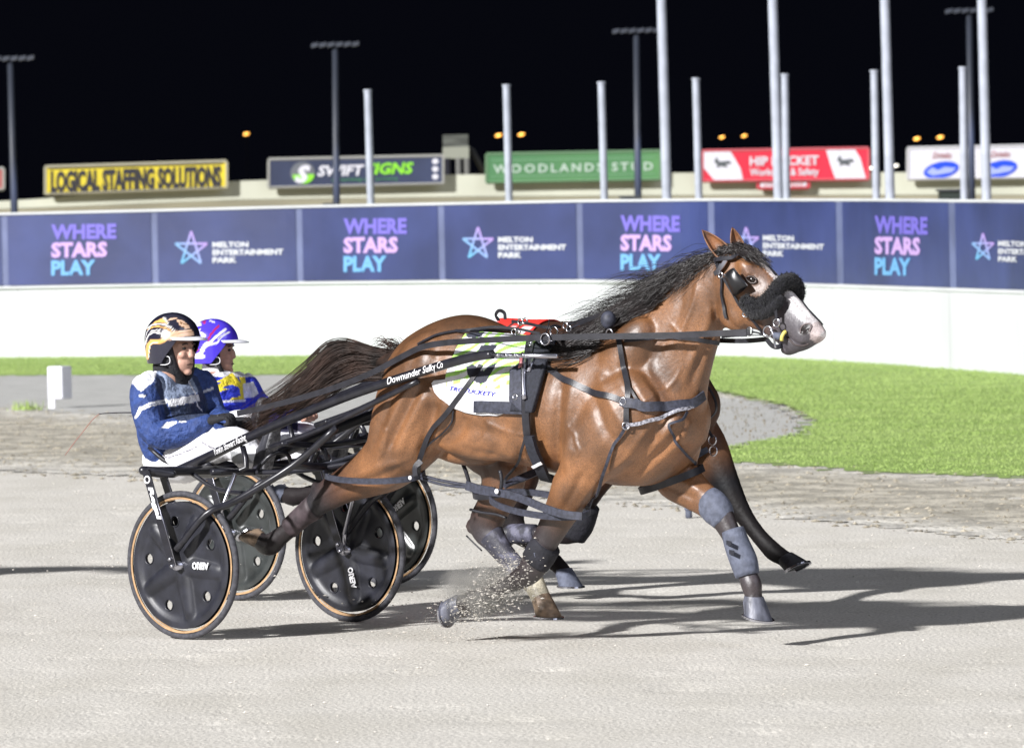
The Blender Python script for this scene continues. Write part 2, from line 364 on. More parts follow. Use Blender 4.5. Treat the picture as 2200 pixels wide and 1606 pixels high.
for px in xs: v+=[wpt(px,0),wpt(px,2),wpt(px,2)+[0,.22,0],wpt(px,0)+[0,.22,0]]
for i in range(len(xs)-1):
    for j in range(3): a=i*4+j; f.append((a,a+1,a+5,a+4))
f+= [(0,1,2,3),tuple(4*(len(xs)-1)+q for q in(3,2,1,0))]
mk('wall_face',v,f,M['wallw'],wall,smooth=False)
for px in (40,420,790,1160,1500,1790,2040):
    mk('panel_joint',[wpt(px,0,.006)+[0,0,.05],wpt(px+2.2,0,.006)+[0,0,.05],wpt(px+2.2,.98,.006),wpt(px,.98,.006)],[(0,1,2,3)],mat('joint_grey',(.47,.48,.505),.8),wall,smooth=False)
v=[];f=[]
for px in xs:
    c=wpt(px,1,.05); v+=[c+[0,0,-.015],c+[0,0,.015],c+[0,.05,.015],c+[0,.05,-.015]]
for i in range(len(xs)-1):
    for j in range(4): a=i*4+j;b=i*4+(j+1)%4; f.append((a,b,b+4,a+4))
mk('rail',v,f,M['wallw'],wall,smooth=False)
v=[];f=[]
for px in xs:
    c=wpt(px,2); v+=[c+[0,-.05,.0],c+[0,-.05,.03],c+[0,.26,.03],c+[0,.26,.0]]
for i in range(len(xs)-1):
    for j in range(4): a=i*4+j;b=i*4+(j+1)%4; f.append((a,b,b+4,a+4))
mk('coping',v,f,M['wallw'],wall,smooth=False)
def wmap(px,py,off): 
    D=wD(px+(770-py)*math.tan(ROLL))-off; return atY(px,py,D)
divs=[-290,15,337,648,953,1250,1533,1808,2050,2270]
M['joint']=mat('joint_strip',(.11,.13,.25),.6,noise=.2,nscale=1.5)
cols={'w':(.15,.12,.52),'s':(.46,.30,.62),'p':(.13,.34,.62),'t':(.55,.56,.62)}
for k_ in 'wspt': M['l'+k_]=mat('print_'+k_,cols[k_],.6)
def grad_mat(name,c1,c2):
    return mat(name,c1,.6,col2=c2,nscale=.9,ncontrast=(.4,.6))
M['starc']=mat('star_gradient',attr='Col',rough=.6)
M['star']=mat('star_print',(.22,.50,.82),.6,col2=(.50,.33,.78),nscale=2.4,ncontrast=(.45,.55))
def walltext(s,x,y,h,wpx,m,par,name='lettering',bold=.065,skew=0.0):
    v,f=text2d(s,bold=bold); v[:,0]*=wpx/v[:,0].max(); v[:,1]*=h; 
    slope=(wl(MID,x+wpx)-wl(MID,x))/wpx*.8
    P=[wmap(x+a,y-b+a*slope,.045) for a,b in v]; mkflat(name,P,f,m,par)
texts={1:(110,590,140,107),3:(738,582,136,112),5:(1333,578,128,115),7:(1879,588,114,124)}
stars={2:(411,535,38),4:(1027,524,36),6:(1603,520,32),8:(2112,532,31)}
for i in range(len(divs)-1):
    a,b=divs[i]+7,divs[i+1]-7
    v=[];f=[]; n=14
    for j in range(n+1):
        px=a+(b-a)*j/n; v+=[wpt(px,1.0,.03)+[0,0,.03],wpt(px,2,.03)+[0,0,-.008]]
        v+=[wpt(px,1.0,.022)+[0,0,.03],wpt(px,2,.022)+[0,0,-.008]]
    for j in range(n): q=j*4; f+=[(q,q+4,q+5,q+1),(q+2,q+3,q+7,q+6),(q,q+2,q+6,q+4),(q+1,q+5,q+7,q+3)]
    f+=[(0,1,3,2),(4*n,4*n+2,4*n+3,4*n+1)]
    bn=mk('banner',v,f,M['banner'],wall,smooth=False)
    v,f=[],[]
    for j in (0,1):
        px=divs[i+1]-7+14*j; v+=[wpt(px,1,.018)+[0,0,.03],wpt(px,2,.018)+[0,0,-.01]]
    mk('joint_strip',v,[(0,2,3,1)],M['joint'],wall,smooth=False)
    if i in texts:
        x,y,wp,h=texts[i]; lh=h*.28
        for (s_,m_,r_,wf) in (('WHERE','lw',0,1),('STARS','ls',1,.86),('PLAY','lp',2,.68)):
            walltext(s_,x,y-h+lh+r_*h*.36,lh,wp*wf,M[m_],bn)
    if i in stars:
        x,y,r=stars[i]; sl=(.95,.95,.88,.8)[i//2-1]
        pts=[(x+math.sin(2*math.pi*q/5)*r*sl,y-math.cos(2*math.pi*q/5)*r) for q in range(5)]
        mb=MB()
        for q in range(5):
            p0=np.array(pts[q]);p1=np.array(pts[(q+2)%5]); d=unit(p1-p0); nn=np.array([-d[1],d[0]])*2.3
            vv=[]
            for t in np.linspace(0,1,6):
                c=p0+(p1-p0)*t; vv+=[wmap(*(c-nn),.040+.002*q),wmap(*(c+nn),.040+.002*q)]
            mb.add(vv,[(2*t,2*t+2,2*t+3,2*t+1) for t in range(5)])
        st=mb.build('star_logo',M['starc'],bn,smooth=False); q_=projm(np.array(mb.v)); t_=np.clip(((q_[:,0]-x)/r-(q_[:,1]-y)/r)*.5+.5,0,1)[:,None]; setcol(st,np.array([.12,.36,.60])*(1-t_)+np.array([.36,.24,.58])*t_)
        tx=x+r*1.18*sl+3; hh=r*.36; wide=(1,.96,.86,.8)[i//2-1]
        for q,(s_,wp) in enumerate((('MELTON',77),('ENTERTAINMENT',152),('PARK',52))): walltext(s_,tx,y-4+q*16.5,11,wp*wide,M['lt'],bn,bold=.06)
# ---------------- flagpoles behind the wall
M['pole']=mat('white_pole_paint',(.40,.43,.50),.5,noise=.15,nscale=3)
fp=[('short',797,790,197,'left'),('short',1094,1088,186,''),('short',1299,1292,180,''),('short',1502,1495,172,''),('short',1690,1686,163,''),('short',1883,1878,155,''),('short',2072,2068,148,''),
    ('tall',1433,1419,-60,''),('tall',1673,1658,-60,''),('tall',1913,1899,-60,''),('tall',2120,2108,-60,'')]
lab={797:'short white flagpole crossing the dark sign with lime green lettering',1094:'short white flagpole in front of the left end of the green sign',1299:'short white flagpole rising over the right half of the green sign',
 1502:'short white flagpole between the green sign and the red and white sign',1690:'short white flagpole just right of a tall pole before the red sign',1883:'short white flagpole in the gap between red sign and white sign',
 2072:'short white flagpole between the two blue ovals of the white sign',1433:'tall white flagpole just right of the green sign',1673:'tall white flagpole crossing the middle of the red sign',1913:'tall white flagpole in the dark gap left of the white sign',2120:'tall white flagpole, rightmost of all poles, crossing the right blue oval'}
for kind,bx,tx,ty,_ in fp:
    D=86 if kind=='short' else 84; r=.055 if kind=='short' else .068
    b=atY(bx,440,D); t=atY(tx,ty,D); d=(t-b)/(t[2]-b[2]); b=b-d*(b[2]+.0); 
    p=thing('flagpole',b,lab[bx],'flagpole','short white flagpoles behind the wall' if kind=='short' else 'tall white flagpoles behind the wall')
    m=MB(); m.add(*tube([b,b+(t-b)*.5,t],[r*1.06,r,r*.96],m=14)); m.build('pole',M['pole'],p,auto=40)
    m=MB(); m.add(*tube([t,t+unit(t-b)*.03],[r*1.15,r*1.1],m=14)); m.build('cap',M['pole'],p,auto=40)
    m=MB(); m.add(*tube([b,b+unit(t-b)*.12],[r*1.9,r*1.8],m=14)); m.build('base_collar',M['pole'],p,auto=40)
# ---------------- far wall and bank
FD=118.
TOPF=[(-260,445),(0,432),(100,426),(480,390),(760,380),(1000,375),(1500,371),(1900,370),(2200,372),(2460,374)]
LOWF=[(-260,452),(0,446),(500,426),(1000,419),(1500,416),(2200,415),(2460,415)]
fw_=thing('far_wall',atY(1100,420,FD)*[1,1,0],'pale cream boundary wall standing on a sand bank below the signs','wall')
xs=list(range(-260,2461,40)); v=[];f=[]
for px in xs:
    a=atY(px,wl(TOPF,px),FD); b=atY(px,wl(LOWF,px)+3,FD); v+=[b,a,a+[0,.3,0],b+[0,.3,0]]
for i in range(len(xs)-1):
    for j in range(4): a=i*4+j;b=i*4+(j+1)%4; f.append((a,b,b+4,a+4))
mk('wall_face',v,f,mat('cream_wall',(.50,.51,.42),.8,noise=.08,nscale=.6),fw_,smooth=False)
v=[];f=[]
for px in xs: 
    b=atY(px,wl(LOWF,px),FD+.35); v+=[(b[0]*.80,FD-24,-.015),(b[0]*.98,FD-3,b[2]*.82),tuple(b),(b[0]*1.02,FD+14,-.015)]
for i in range(len(xs)-1):
    for j in range(3): a=i*4+j; f.append((a,a+4,a+5,a+1))
tag(mk('sand_bank',v,f,mat('bank_sand',(.34,.31,.21),.95,noise=.15,nscale=.5)),kind='structure')
# ---------------- billboards
def signboard(name,x0,y0,x1,y1,h0,h1,D,label,base,frame=(.3,.3,.28)):
    def q(u,v_,off=0.): # u 0..1, v 0 top..1 bottom
        px=x0+(x1-x0)*u; top=y0+(y1-y0)*u; return atY(px,top+(h0+(h1-h0)*u)*v_,D-off)
    c=q(.5,1); p=thing(name,[c[0],D,c[2]],label,'billboard')
    m=MB(); v=[q(0,0,.06),q(1,0,.06),q(1,1,.06),q(0,1,.06)]; v+=[a+[0,.06,0] for a in v]
    m.add(v,[(0,1,2,3),(7,6,5,4),(0,4,5,1),(1,5,6,2),(2,6,7,3),(3,7,4,0)]); m.build('panel',base,p,smooth=False)
    m=MB()
    for a,b in (((0,0),(1,0)),((1,0),(1,1)),((1,1),(0,1)),((0,1),(0,0))): m.add(*tube([q(*a,.05),q(*b,.05)],.035,m=4))
    m.build('frame',mat('sign_frame',frame,.6),p,smooth=False)
    return p,q
def signtext(s,q,u0,u1,v0,v1,m,par,bold=.02,shear=0,off=.075,spacing=1):
    v,f=text2d(s,bold=bold,shear=shear,spacing=spacing); v[:,0]/=v[:,0].max(); v[:,1]/=max(v[:,1].max(),1e-3)
    mkflat('lettering',[q(u0+(u1-u0)*a,v1-(v1-v0)*b,off) for a,b in v],f,m,par)
def signpoly(name,q,pts,m,par,off=.07):
    mkflat(name,[q(u,v_,off) for u,v_ in pts],[tuple(range(len(pts)))],m,par)
def oval(cu,cv,ru,rv,n=24,rot=0):
    return [(cu+ru*math.cos(a),cv+rv*math.sin(a)-rot*math.cos(a)) for a in np.linspace(0,2*math.pi,n,endpoint=False)]
yel=mat('sign_yellow',(.62,.50,.03),.6,noise=.12,nscale=2); blk=mat('sign_black',(.02,.02,.03),.6); dkp=mat('unlit_pole',(.0015,.0015,.002),1,spec=0); 
p,q=signboard('billboard',97,359,487,347,58,56,117.85,'yellow billboard with bold black lettering, leftmost whole sign',yel,(.36,.34,.25))
signtext('LOGICAL STAFFING SOLUTIONS',q,.03,.97,.14,.9,blk,p,bold=.07)
m_=MB()
for v_ in (.07,.96):
    m_.add([q(.02,v_-.02,.07),q(.98,v_-.02,.07),q(.98,v_+.02,.07),q(.02,v_+.02,.07)],[(0,1,2,3)])
m_.build('border_line',blk,p,smooth=False)
nav=mat('sign_navy',(.025,.035,.08),.6,noise=.2,nscale=1); lime=mat('sign_lime',(.22,.62,.03),.6); wht=mat('sign_white',(.6,.6,.66),.6,noise=.05)
p,q=signboard('billboard',577,343,952,335,60,59,117.85,'dark navy billboard with white and lime green lettering and a round logo',nav)
signtext('SWIFT',q,.28,.55,.25,.62,wht,p,bold=.05,shear=.2); signtext('SIGNS',q,.56,.83,.2,.6,lime,p,bold=.05,shear=.2)
signpoly('logo',q,oval(.195,.5,.07,.4),mat('logo_grey',(.12,.13,.15),.6),p); signpoly('logo',q,[(u,v_) for u,v_ in oval(.2,.56,.062,.33) if v_>.5],lime,p,.075)
signtext('S',q,.15,.24,.22,.82,wht,p,bold=.08,shear=.3,off=.082); signtext('signwriting and printing',q,.36,.74,.72,.82,mat('dim_green',(.05,.22,.09),.6),p)
for v_ in (.14,.42,.7): signpoly('emblem',q,oval(.955,v_+.05,.018,.1),wht,p)
grn=mat('sign_green',(.055,.17,.075),.6,col2=(.10,.26,.09),nscale=.5); 
p,q=signboard('billboard',1045,332,1418,325,60,60,117.85,'green billboard with spaced pale serif lettering',grn,(.12,.22,.12))
signtext('WOODLANDS STUD',q,.04,.96,.37,.67,mat('sign_pale',(.42,.52,.45),.6),p,bold=.03,spacing=1.35)
m_=MB()
for v_ in (.22,.8): m_.add([q(.03,v_-.015,.07),q(.97,v_-.015,.07),q(.97,v_+.015,.07),q(.03,v_+.015,.07)],[(0,1,2,3)])
m_.build('border_line',mat('sign_green_line',(.16,.32,.18),.6),p,smooth=False)
red=mat('sign_red',(.62,.02,.05),.6,noise=.1,nscale=1); grey=mat('sign_grey',(.08,.09,.1),.6)
p,q=signboard('billboard',1509,325,1866,319,64,66,117.85,'red and white billboard with white lettering and two dark bird emblems',red,(.5,.1,.12))
signpoly('white_panel',q,[(.0,.03),(.17,.03),(.20,.3),(.23,.6),(.245,.97),(.07,.97),(.03,.7),(.0,.5)],wht,p)
signpoly('white_panel',q,[(.745,.03),(.92,.03),(.95,.3),(.985,.97),(.80,.97),(.775,.6)],wht,p)
signtext('HIP POCKET',q,.285,.70,.2,.5,wht,p,bold=.04); signtext('Workwear & Safety',q,.285,.70,.6,.84,wht,p,bold=.03)
for u in (.12,.86):
    signpoly('emblem',q,[(u-.035,.2),(u-.02,.36),(u+.04,.33),(u+.055,.42),(u+.02,.45),(u+.03,.56),(u-.01,.5),(u-.035,.56),(u-.03,.44),(u-.05,.38)],grey,p,.082)
p,q=signboard('small_sign',1628,390,1738,388,15,15,117.9,'small white sign with red border under the red billboard',mat('sign_red2',(.5,.05,.06),.6),(.5,.06,.08))
signpoly('white_panel',q,[(.05,.2),(.95,.2),(.95,.8),(.05,.8)],wht,p)
signtext('WORKWEAR',q,.1,.9,.3,.72,mat('sign_red3',(.55,.2,.2),.6),p)
blu=mat('sign_blue',(.01,.06,.62),.5)
p,q=signboard('billboard',1950,319,2330,311,66,68,117.85,'white billboard with two blue oval emblems, rightmost sign',wht,(.5,.5,.52))
for u in (.19,.52):
    signpoly('emblem',q,oval(u,.72,.10,.27,rot=.08),blu,p); signpoly('emblem_wave',q,[(u-.085,.78),(u-.05,.62),(u-.02,.72),(u+.02,.62),(u+.085,.66),(u+.06,.80),(u,.86),(u-.05,.90)],mat('pale_blue',(.3,.36,.7),.6),p,.08)
    signtext('Drinks',q,u-.05,u+.06,.14,.34,mat('dim_red',(.4,.18,.2),.6),p,shear=.3)
p,q=signboard('billboard',-120,372,8,362,44,44,117.85,'edge of a dull red billboard cut off at the left border',mat('sign_dull_red',(.32,.10,.09),.6,noise=.2))
# ---------------- umpire tower
c=atY(980,340,121); p=thing('judges_tower',[c[0],121,0],'small pale lookout box on legs between the navy and green signs','tower')
def ty(px,py,dy=0): return atY(px,py,121+dy)
m=MB(); a,b=ty(951,316),ty(1008,340); cx=(a+b)/2; m.add(*box(cx+[0,.3,0],[(b[0]-a[0])/2,0,0],[0,.3,0],[0,0,(a[2]-b[2])/2])); m.build('cabin',mat('tower_paint',(.26,.27,.22),.8),p,smooth=False)
a,b=ty(951,290),ty(1006,315); cx=(a+b)/2; m=MB(); m.add(*box(cx+[0,.3,0],[(b[0]-a[0])/2,0,0],[0,.28,0],[0,0,(a[2]-b[2])/2])); m.build('upper_screen',mat('tower_dark',(.07,.075,.065),.8,noise=.5,nscale=8,stretch=(.2,1,3)),p,smooth=False)
for x in (962,985,1003):
    m=MB(); a=ty(x,340); m.add(*tube([a,[a[0],a[1],0]],.06,m=6)); m.build('leg',M['frame'] if x==962 else mat('tower_leg',(.12,.12,.11),.8),p)
m=MB(); m.add(*tube([ty(1012,320,.3),ty(1040,372,.3)],.07,m=6)); m.add(*tube([ty(1006,320,.5),ty(1012,322,.5)],.07,m=6)); m.build('ladder',mat('tower_leg2',(.06,.06,.055),.8),p)
# ---------------- floodlight masts
M['mast']=mat('mast_galvanised',(.022,.027,.04),.5,noise=.2,nscale=1)
ml=[(-2,22,125,31,458,'light mast, leftmost, with a wide unlit lamp bar against the black sky'),(669,720,95,723,440,'light mast rising behind the navy billboard'),(1321,1367,65,1371,432,'light mast rising behind the green billboard'),(2030,2082,22,2088,432,'light mast at right between two white flagpoles')]
for lx,tx,tyy,bx,by,lb in ml:
    D=104.; t=atY(tx,tyy,D); b=atY(bx,by,D); d=(t-b)/(t[2]-b[2]); b=b-d*b[2]
    p=thing('light_mast',b,'tall dark '+lb,'light mast','light masts beyond the wall')
    m=MB(); m.add(*tube([b,t],[.075,.055],m=10)); m.build('pole',M['mast'],p)
    m=MB(); a1=atY(tx-48,tyy+1,D); a2=atY(tx+48,tyy-2,D); m.add(*tube([a1,a2],.03,m=6)); m.build('crossbar',M['mast'],p)
    for k_ in np.linspace(-44,44,6):
        c=atY(tx+k_,tyy+1-k_*.03,D); m=MB(); m.add(*box(c,np.array([.06,0,.015]),np.array([0,.09,0]),np.array([.0,.02,.035]))); m.build('lamp_head',M['mast'],p,smooth=False)
    l=bpy.data.lights.new('mast_fill_spot','SPOT'); l.energy=2200; l.spot_size=math.radians(24); l.spot_blend=1; l.color=(.55,.65,1); l.shadow_soft_size=.1  # spot added in front of the mast head to brighten the upper pole
    lo_=bpy.data.objects.new('mast_fill_spot',l); COL.objects.link(lo_); lo_.parent=p; lo_.location=tuple((t-b)+np.array([0,-1.2,.4])); lo_.rotation_euler=Vector((0,.28,-1)).to_track_quat('-Z','Y').to_euler()
# low dark cabinets
for x0,x1,y0,lb in ((2018,2076,411,'dark green utility cabinet behind the wall at right'),(1335,1371,426,'low dark box at the foot of the light mast behind the green sign'),(700,724,441,'low dark box at the foot of the light mast behind the navy sign')):
    D=103.; a=atY(x0,y0,D);b=atY(x1,y0,D); p=thing('cabinet',[(a[0]+b[0])/2,D,0],lb,'cabinet')
    m=MB(); m.add(*box([(a[0]+b[0])/2,D,a[2]/2],[(b[0]-a[0])/2,0,0],[0,.3,0],[0,0,a[2]/2])); m.build('body',mat('cabinet_green',(.02,.03,.025),.7),p,smooth=False)
    m=MB(); m.add(*box([(a[0]+b[0])/2,D,a[2]+.02],[(b[0]-a[0])/2+.04,0,0],[0,.34,0],[0,0,.02])); m.build('lid',mat('cabinet_lid',(.05,.055,.06),.7),p,smooth=False)
# ---------------- far street lamps (lit)
M['sodium']=mat('sodium_glow',(1,.6,.2),.5,emit=(1,.42,.05,2.4)); M['ledw']=mat('white_glow',(1,1,1),.5,emit=(1,.95,.8,2.5))
def lampthing(items,D,label,glow,s=1,grp=None):
    cx=np.mean([i[0] for i in items]); c=atY(cx,items[0][1],D); p=thing('street_lamp',[c[0],D,0],label,'street lamp',grp)
    m=MB(); m.add(*tube([[c[0],D+.2,0],[c[0],D+.2,c[2]-.1]],.04,m=6)); m.build('pole',dkp,p)
    for x,y in items:
        e=atY(x,y,D); m=MB(); m.add(*tube([[c[0],D+.2,c[2]+.1],e+[0,.1,.1]],.03,m=5)); m.build('arm',dkp,p)
        m=MB(); m.add(*ell(e,np.array([.21*s,0,.04*s]),np.array([0,.2,0]),np.array([0,0,.09*s]),12,8)); m.build('lamp',glow,p)
lampthing([(529,288)],430,'single orange lit street lamp in the sky above the yellow sign',M['sodium'],1,'lit street lamps in the distance')
lampthing([(1071,291),(1120,289)],430,'twin orange street lamp straddling a short flagpole above the green sign',M['sodium'],1.1,'lit street lamps in the distance')
lampthing([(1551,295),(1599,292)],430,'twin orange street lamp above the left half of the red sign',M['sodium'],.9,'lit street lamps in the distance')
lampthing([(1970,298),(2020,295)],430,'twin orange street lamp above the white sign',M['sodium'],1.1,'lit street lamps in the distance')
lampthing([(1873,361)],430,'low warm white lamp right of the red sign',M['ledw'],.8,'low white lamps between signs'); lampthing([(1925,356)],430,'low cool white lamp left of the white sign',M['ledw'],.8,'low white lamps between signs')
# ---------------- distance marker post on the track edge
g=ground(111,878); p=thing('marker_post',g,'white plastic marker post with a square box head beside the path','marker post')
Dm=g[1]; sc=Dm/F
M['mark']=mat('marker_plastic',(.72,.72,.77),.5,noise=.04,nscale=6)
a=atY(98,787,Dm);b=atY(155,857,Dm); m=MB(); m.add(*box((a+b)/2+[0,.1,0],np.array([(b[0]-a[0])/2*.62,-.0,0])+[0,-.04,0],[.045,.1,0],[0,0,(a[2]-b[2])/2]))
hd=m.build('head_box',M['mark'],p,smooth=False); bv=hd.modifiers.new('b','BEVEL'); bv.width=.02; bv.segments=3
m=MB(); m.add(*box(g+[0,.03,.14],[.035,0,0],[0,.03,0],[0,0,.16])); m.build('post',M['mark'],p,smooth=False)
g=ground(1480,1112); p=thing('peg',g,'small grey peg standing in the sand beyond the horses','peg')
m=MB(); m.add(*tube([g,g+[0,0,.05]],.022,m=8)); m.build('stem',M['boot'],p); m=MB(); m.add(*ell(g+[0,0,.06],np.array([.03,0,0]),np.array([0,.03,0]),np.array([0,0,.02]))); m.build('cap',M['boot'],p)
g=ground(62,884); W_=rng.normal(0,.06,(120,2))*[1.4,1]+g[:2]; blades('weed',W_,.03,.12,.006,M['grass'],'small green weed growing by the white marker post')['kind']='stuff'
# ================================================================== HORSES
BR=np.array([.176,.078,.031]); BRD=np.array([.065,.028,.015]); BK=np.array([.014,.0105,.0115]); BG=np.array([.04,.037,.047]); WH=np.array([.72,.68,.68]); GY=np.array([.17,.15,.155]); MZ=np.array([.075,.066,.077]); CRM=np.array([.60,.55,.42]); LB=np.array([.34,.14,.06])
def pw(pts,n): return [Wp(x,y,n if len(r)==0 else r[0]) for x,y,*r in pts]
def hoof(name,cor,axis,toe,mat_,parent,r=.052,h=.085,shoe=True,snow=None):
    # cor coronet centre, axis unit direction coronet->sole, toe unit direction towards the toe
    axis=unit(axis); toe=unit(toe-axis*(toe@axis)); lat=np.cross(axis,toe); R=[]
    for t,sc,sh in ((-.25,.86,-.004),(0,.98,0),(.06,1.03,.0),(.5,1.14,.012),(.97,1.27,.024),(1,1.22,.024)):
        hh=h*t; ring=[]
        for q in np.linspace(0,2*math.pi,24,endpoint=False):
            c=math.cos(q); s_=math.sin(q); k=1. if c>0 else .88
            slope=1-.33*(1-c)/2 if t>0 else 1
            ring.append(cor+axis*hh*slope+toe*(r*sc*c*k+sh)+lat*r*.93*sc*s_)
        R.append(ring)
    v,f=loft(R); m=MB(); m.add(v,f); o=m.build(name,mat_,parent,auto=50)
    if shoe:
        P=[]
        for q in np.linspace(-2.45,2.45,20):
            c=math.cos(q);s_=math.sin(q); slope=1-.33*(1-c)/2; P.append(cor+axis*(h*slope+.004)+toe*(r*1.2*c*(1 if c>0 else .88)+.024)+lat*r*1.13*s_)
        v,f=ribbon(P,[np.cross(unit(P[min(i+1,19)]-P[max(i-1,0)]),axis) for i in range(20)],.009,.014); m=MB(); m.add(v,f); m.build('horseshoe',M['steel'],o,smooth=False)
    return o
def build_horse(near,root,n0,trunk,neck,head,legs,extra,coatmat,voxel,colfn=None):
    parts=[]; S=[]  # samples: pos, radius, colour
    def addS(C,ra,cols,k=4):
        A=catmull(np.hstack([np.asarray(C,float),np.array(ra)[:,None],np.array(cols,float)]),k)
        for a in A: S.append(a)
    # trunk: list of (s,top,bot,hw)
    T=catmull(np.array(trunk,float),4); R=[]
    for s_,tp,bt,hw in T:
        c=(tp+bt)/2; hh=(tp-bt)/2; ring=[]
        for q in np.linspace(0,2*math.pi,36,endpoint=False):
            cz=math.cos(q); cn=math.sin(q)
            wz=cz; ex=.88; cn_=math.copysign(abs(cn)**ex,cn)
            wmod=1-.10*max(0,cz)**2   # narrower towards the back line
            ring.append(LW(s_,n0+hw*cn_*wmod,c+hh*wz))
        R.append(ring)
    f0=R[0];fc=np.mean(f0,0); R=[[fc+(p-fc)*.4-HD*.05 for p in f0],[fc+(p-fc)*.8-HD*.03 for p in f0]]+R
    l0=R[-1];lc=np.mean(l0,0); R=R+[[lc+(p-lc)*.8+HD*.03 for p in l0],[lc+(p-lc)*.4+HD*.05 for p in l0]]
    parts.append(loft(R))
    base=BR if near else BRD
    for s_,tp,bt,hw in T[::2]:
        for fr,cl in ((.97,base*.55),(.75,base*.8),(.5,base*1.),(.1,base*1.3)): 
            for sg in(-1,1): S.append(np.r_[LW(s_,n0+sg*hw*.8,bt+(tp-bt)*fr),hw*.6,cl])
    def add_chain(pts,n,lat=LT,k=4,m=16):
        C=[Wp(p[0],p[1],n+n0+(p[5] if len(p)>5 else 0)) for p in pts]; parts.append(limb(C,[p[2] for p in pts],[p[3] for p in pts],lat,m=m,k=k))
        addS(C,[p[2] for p in pts],[p[4] for p in pts],k); return C
    out={}
    def chords(rows):   # rings given by their upper and lower outline points
        A=catmull(np.array([np.r_[Wp(a,b,n0),Wp(c,d,n0),hw,col] for a,b,c,d,hw,col in rows]),5); R=[]
        for r in A:
            c=(r[:3]+r[3:6])/2; u=(r[:3]-r[3:6])/2; R.append([c+u*math.cos(q)+LT*r[6]*math.copysign(abs(math.sin(q))**.9,math.sin(q)) for q in np.linspace(0,2*math.pi,28,endpoint=False)])
            for fr in(-.6,0,.6): S.append(np.r_[c+u*fr,np.linalg.norm(u)*.7,r[7:10]])
        e=R[-1];ec=np.mean(e,0);t=unit(ec-np.mean(R[-3],0)); hh=A[-1][6]; R+=[[ec+(p-ec)*.8+t*hh*.45 for p in e],[ec+(p-ec)*.4+t*hh*.75 for p in e]]
        parts.append(loft(R))
    chords(neck); chords(head)
    for nm,n,pts in legs: out[nm]=add_chain(pts,n)
    for (x,y,n,a,b,d,ang) in extra:   # muscle ellipsoids: a along, b across in the plane, d lateral, ang in picture plane
        c=Wp(x,y,n0+n); A=HD*math.cos(ang)+Z3*math.sin(ang); B=-HD*math.sin(ang)+Z3*math.cos(ang); parts.append(ell(c,A*a,B*b,LT*d,20,12))
    body=remeshed('body',parts,voxel,coatmat,root,smooth_it=13,fac=.5)
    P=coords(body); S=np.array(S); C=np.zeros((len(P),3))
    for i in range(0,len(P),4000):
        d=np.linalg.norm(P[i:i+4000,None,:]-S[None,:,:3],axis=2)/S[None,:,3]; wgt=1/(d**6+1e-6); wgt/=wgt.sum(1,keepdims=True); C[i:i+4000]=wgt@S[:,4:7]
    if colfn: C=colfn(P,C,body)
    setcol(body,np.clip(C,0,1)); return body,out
# ---- near horse
hr=thing('horse',LW(1.7,0,0),'bay pacing horse in front with white blaze, black mane and green and white number cloth','horse')
trunk=[(.86,1.36,1.06,.12),(.96,1.43,.96,.20),(1.12,1.495,.88,.25),(1.28,1.52,.85,.265),(1.45,1.475,.84,.265),(1.6,1.405,.82,.265),(1.75,1.385,.795,.275),(1.92,1.40,.765,.28),(2.08,1.455,.745,.275),(2.22,1.46,.73,.265),(2.36,1.42,.74,.25),(2.48,1.32,.80,.21),(2.58,1.20,.90,.14)]
neck=[(1225,722,1440,960,.20,BR),(1270,706,1500,890,.18,BR),(1330,680,1512,835,.145,BR),(1390,641,1526,778,.118,BR),(1450,599,1540,730,.10,BR),(1510,558,1549,690,.09,BR*1.05),(1548,538,1556,655,.08,BR*.8)]
head=[(1548,540,1550,640,.07,BRD),(1590,533,1556,688,.092,BR*.9),(1625,550,1584,707,.096,BR*.95),(1652,573,1620,707,.086,BR*.9),(1680,602,1648,719,.068,BR*.5+MZ*.5),(1705,630,1670,735,.058,MZ),(1727,653,1689,750,.056,MZ),(1745,672,1708,757,.060,MZ),(1758,688,1730,752,.058,MZ),(1765,703,1750,740,.044,MZ)]
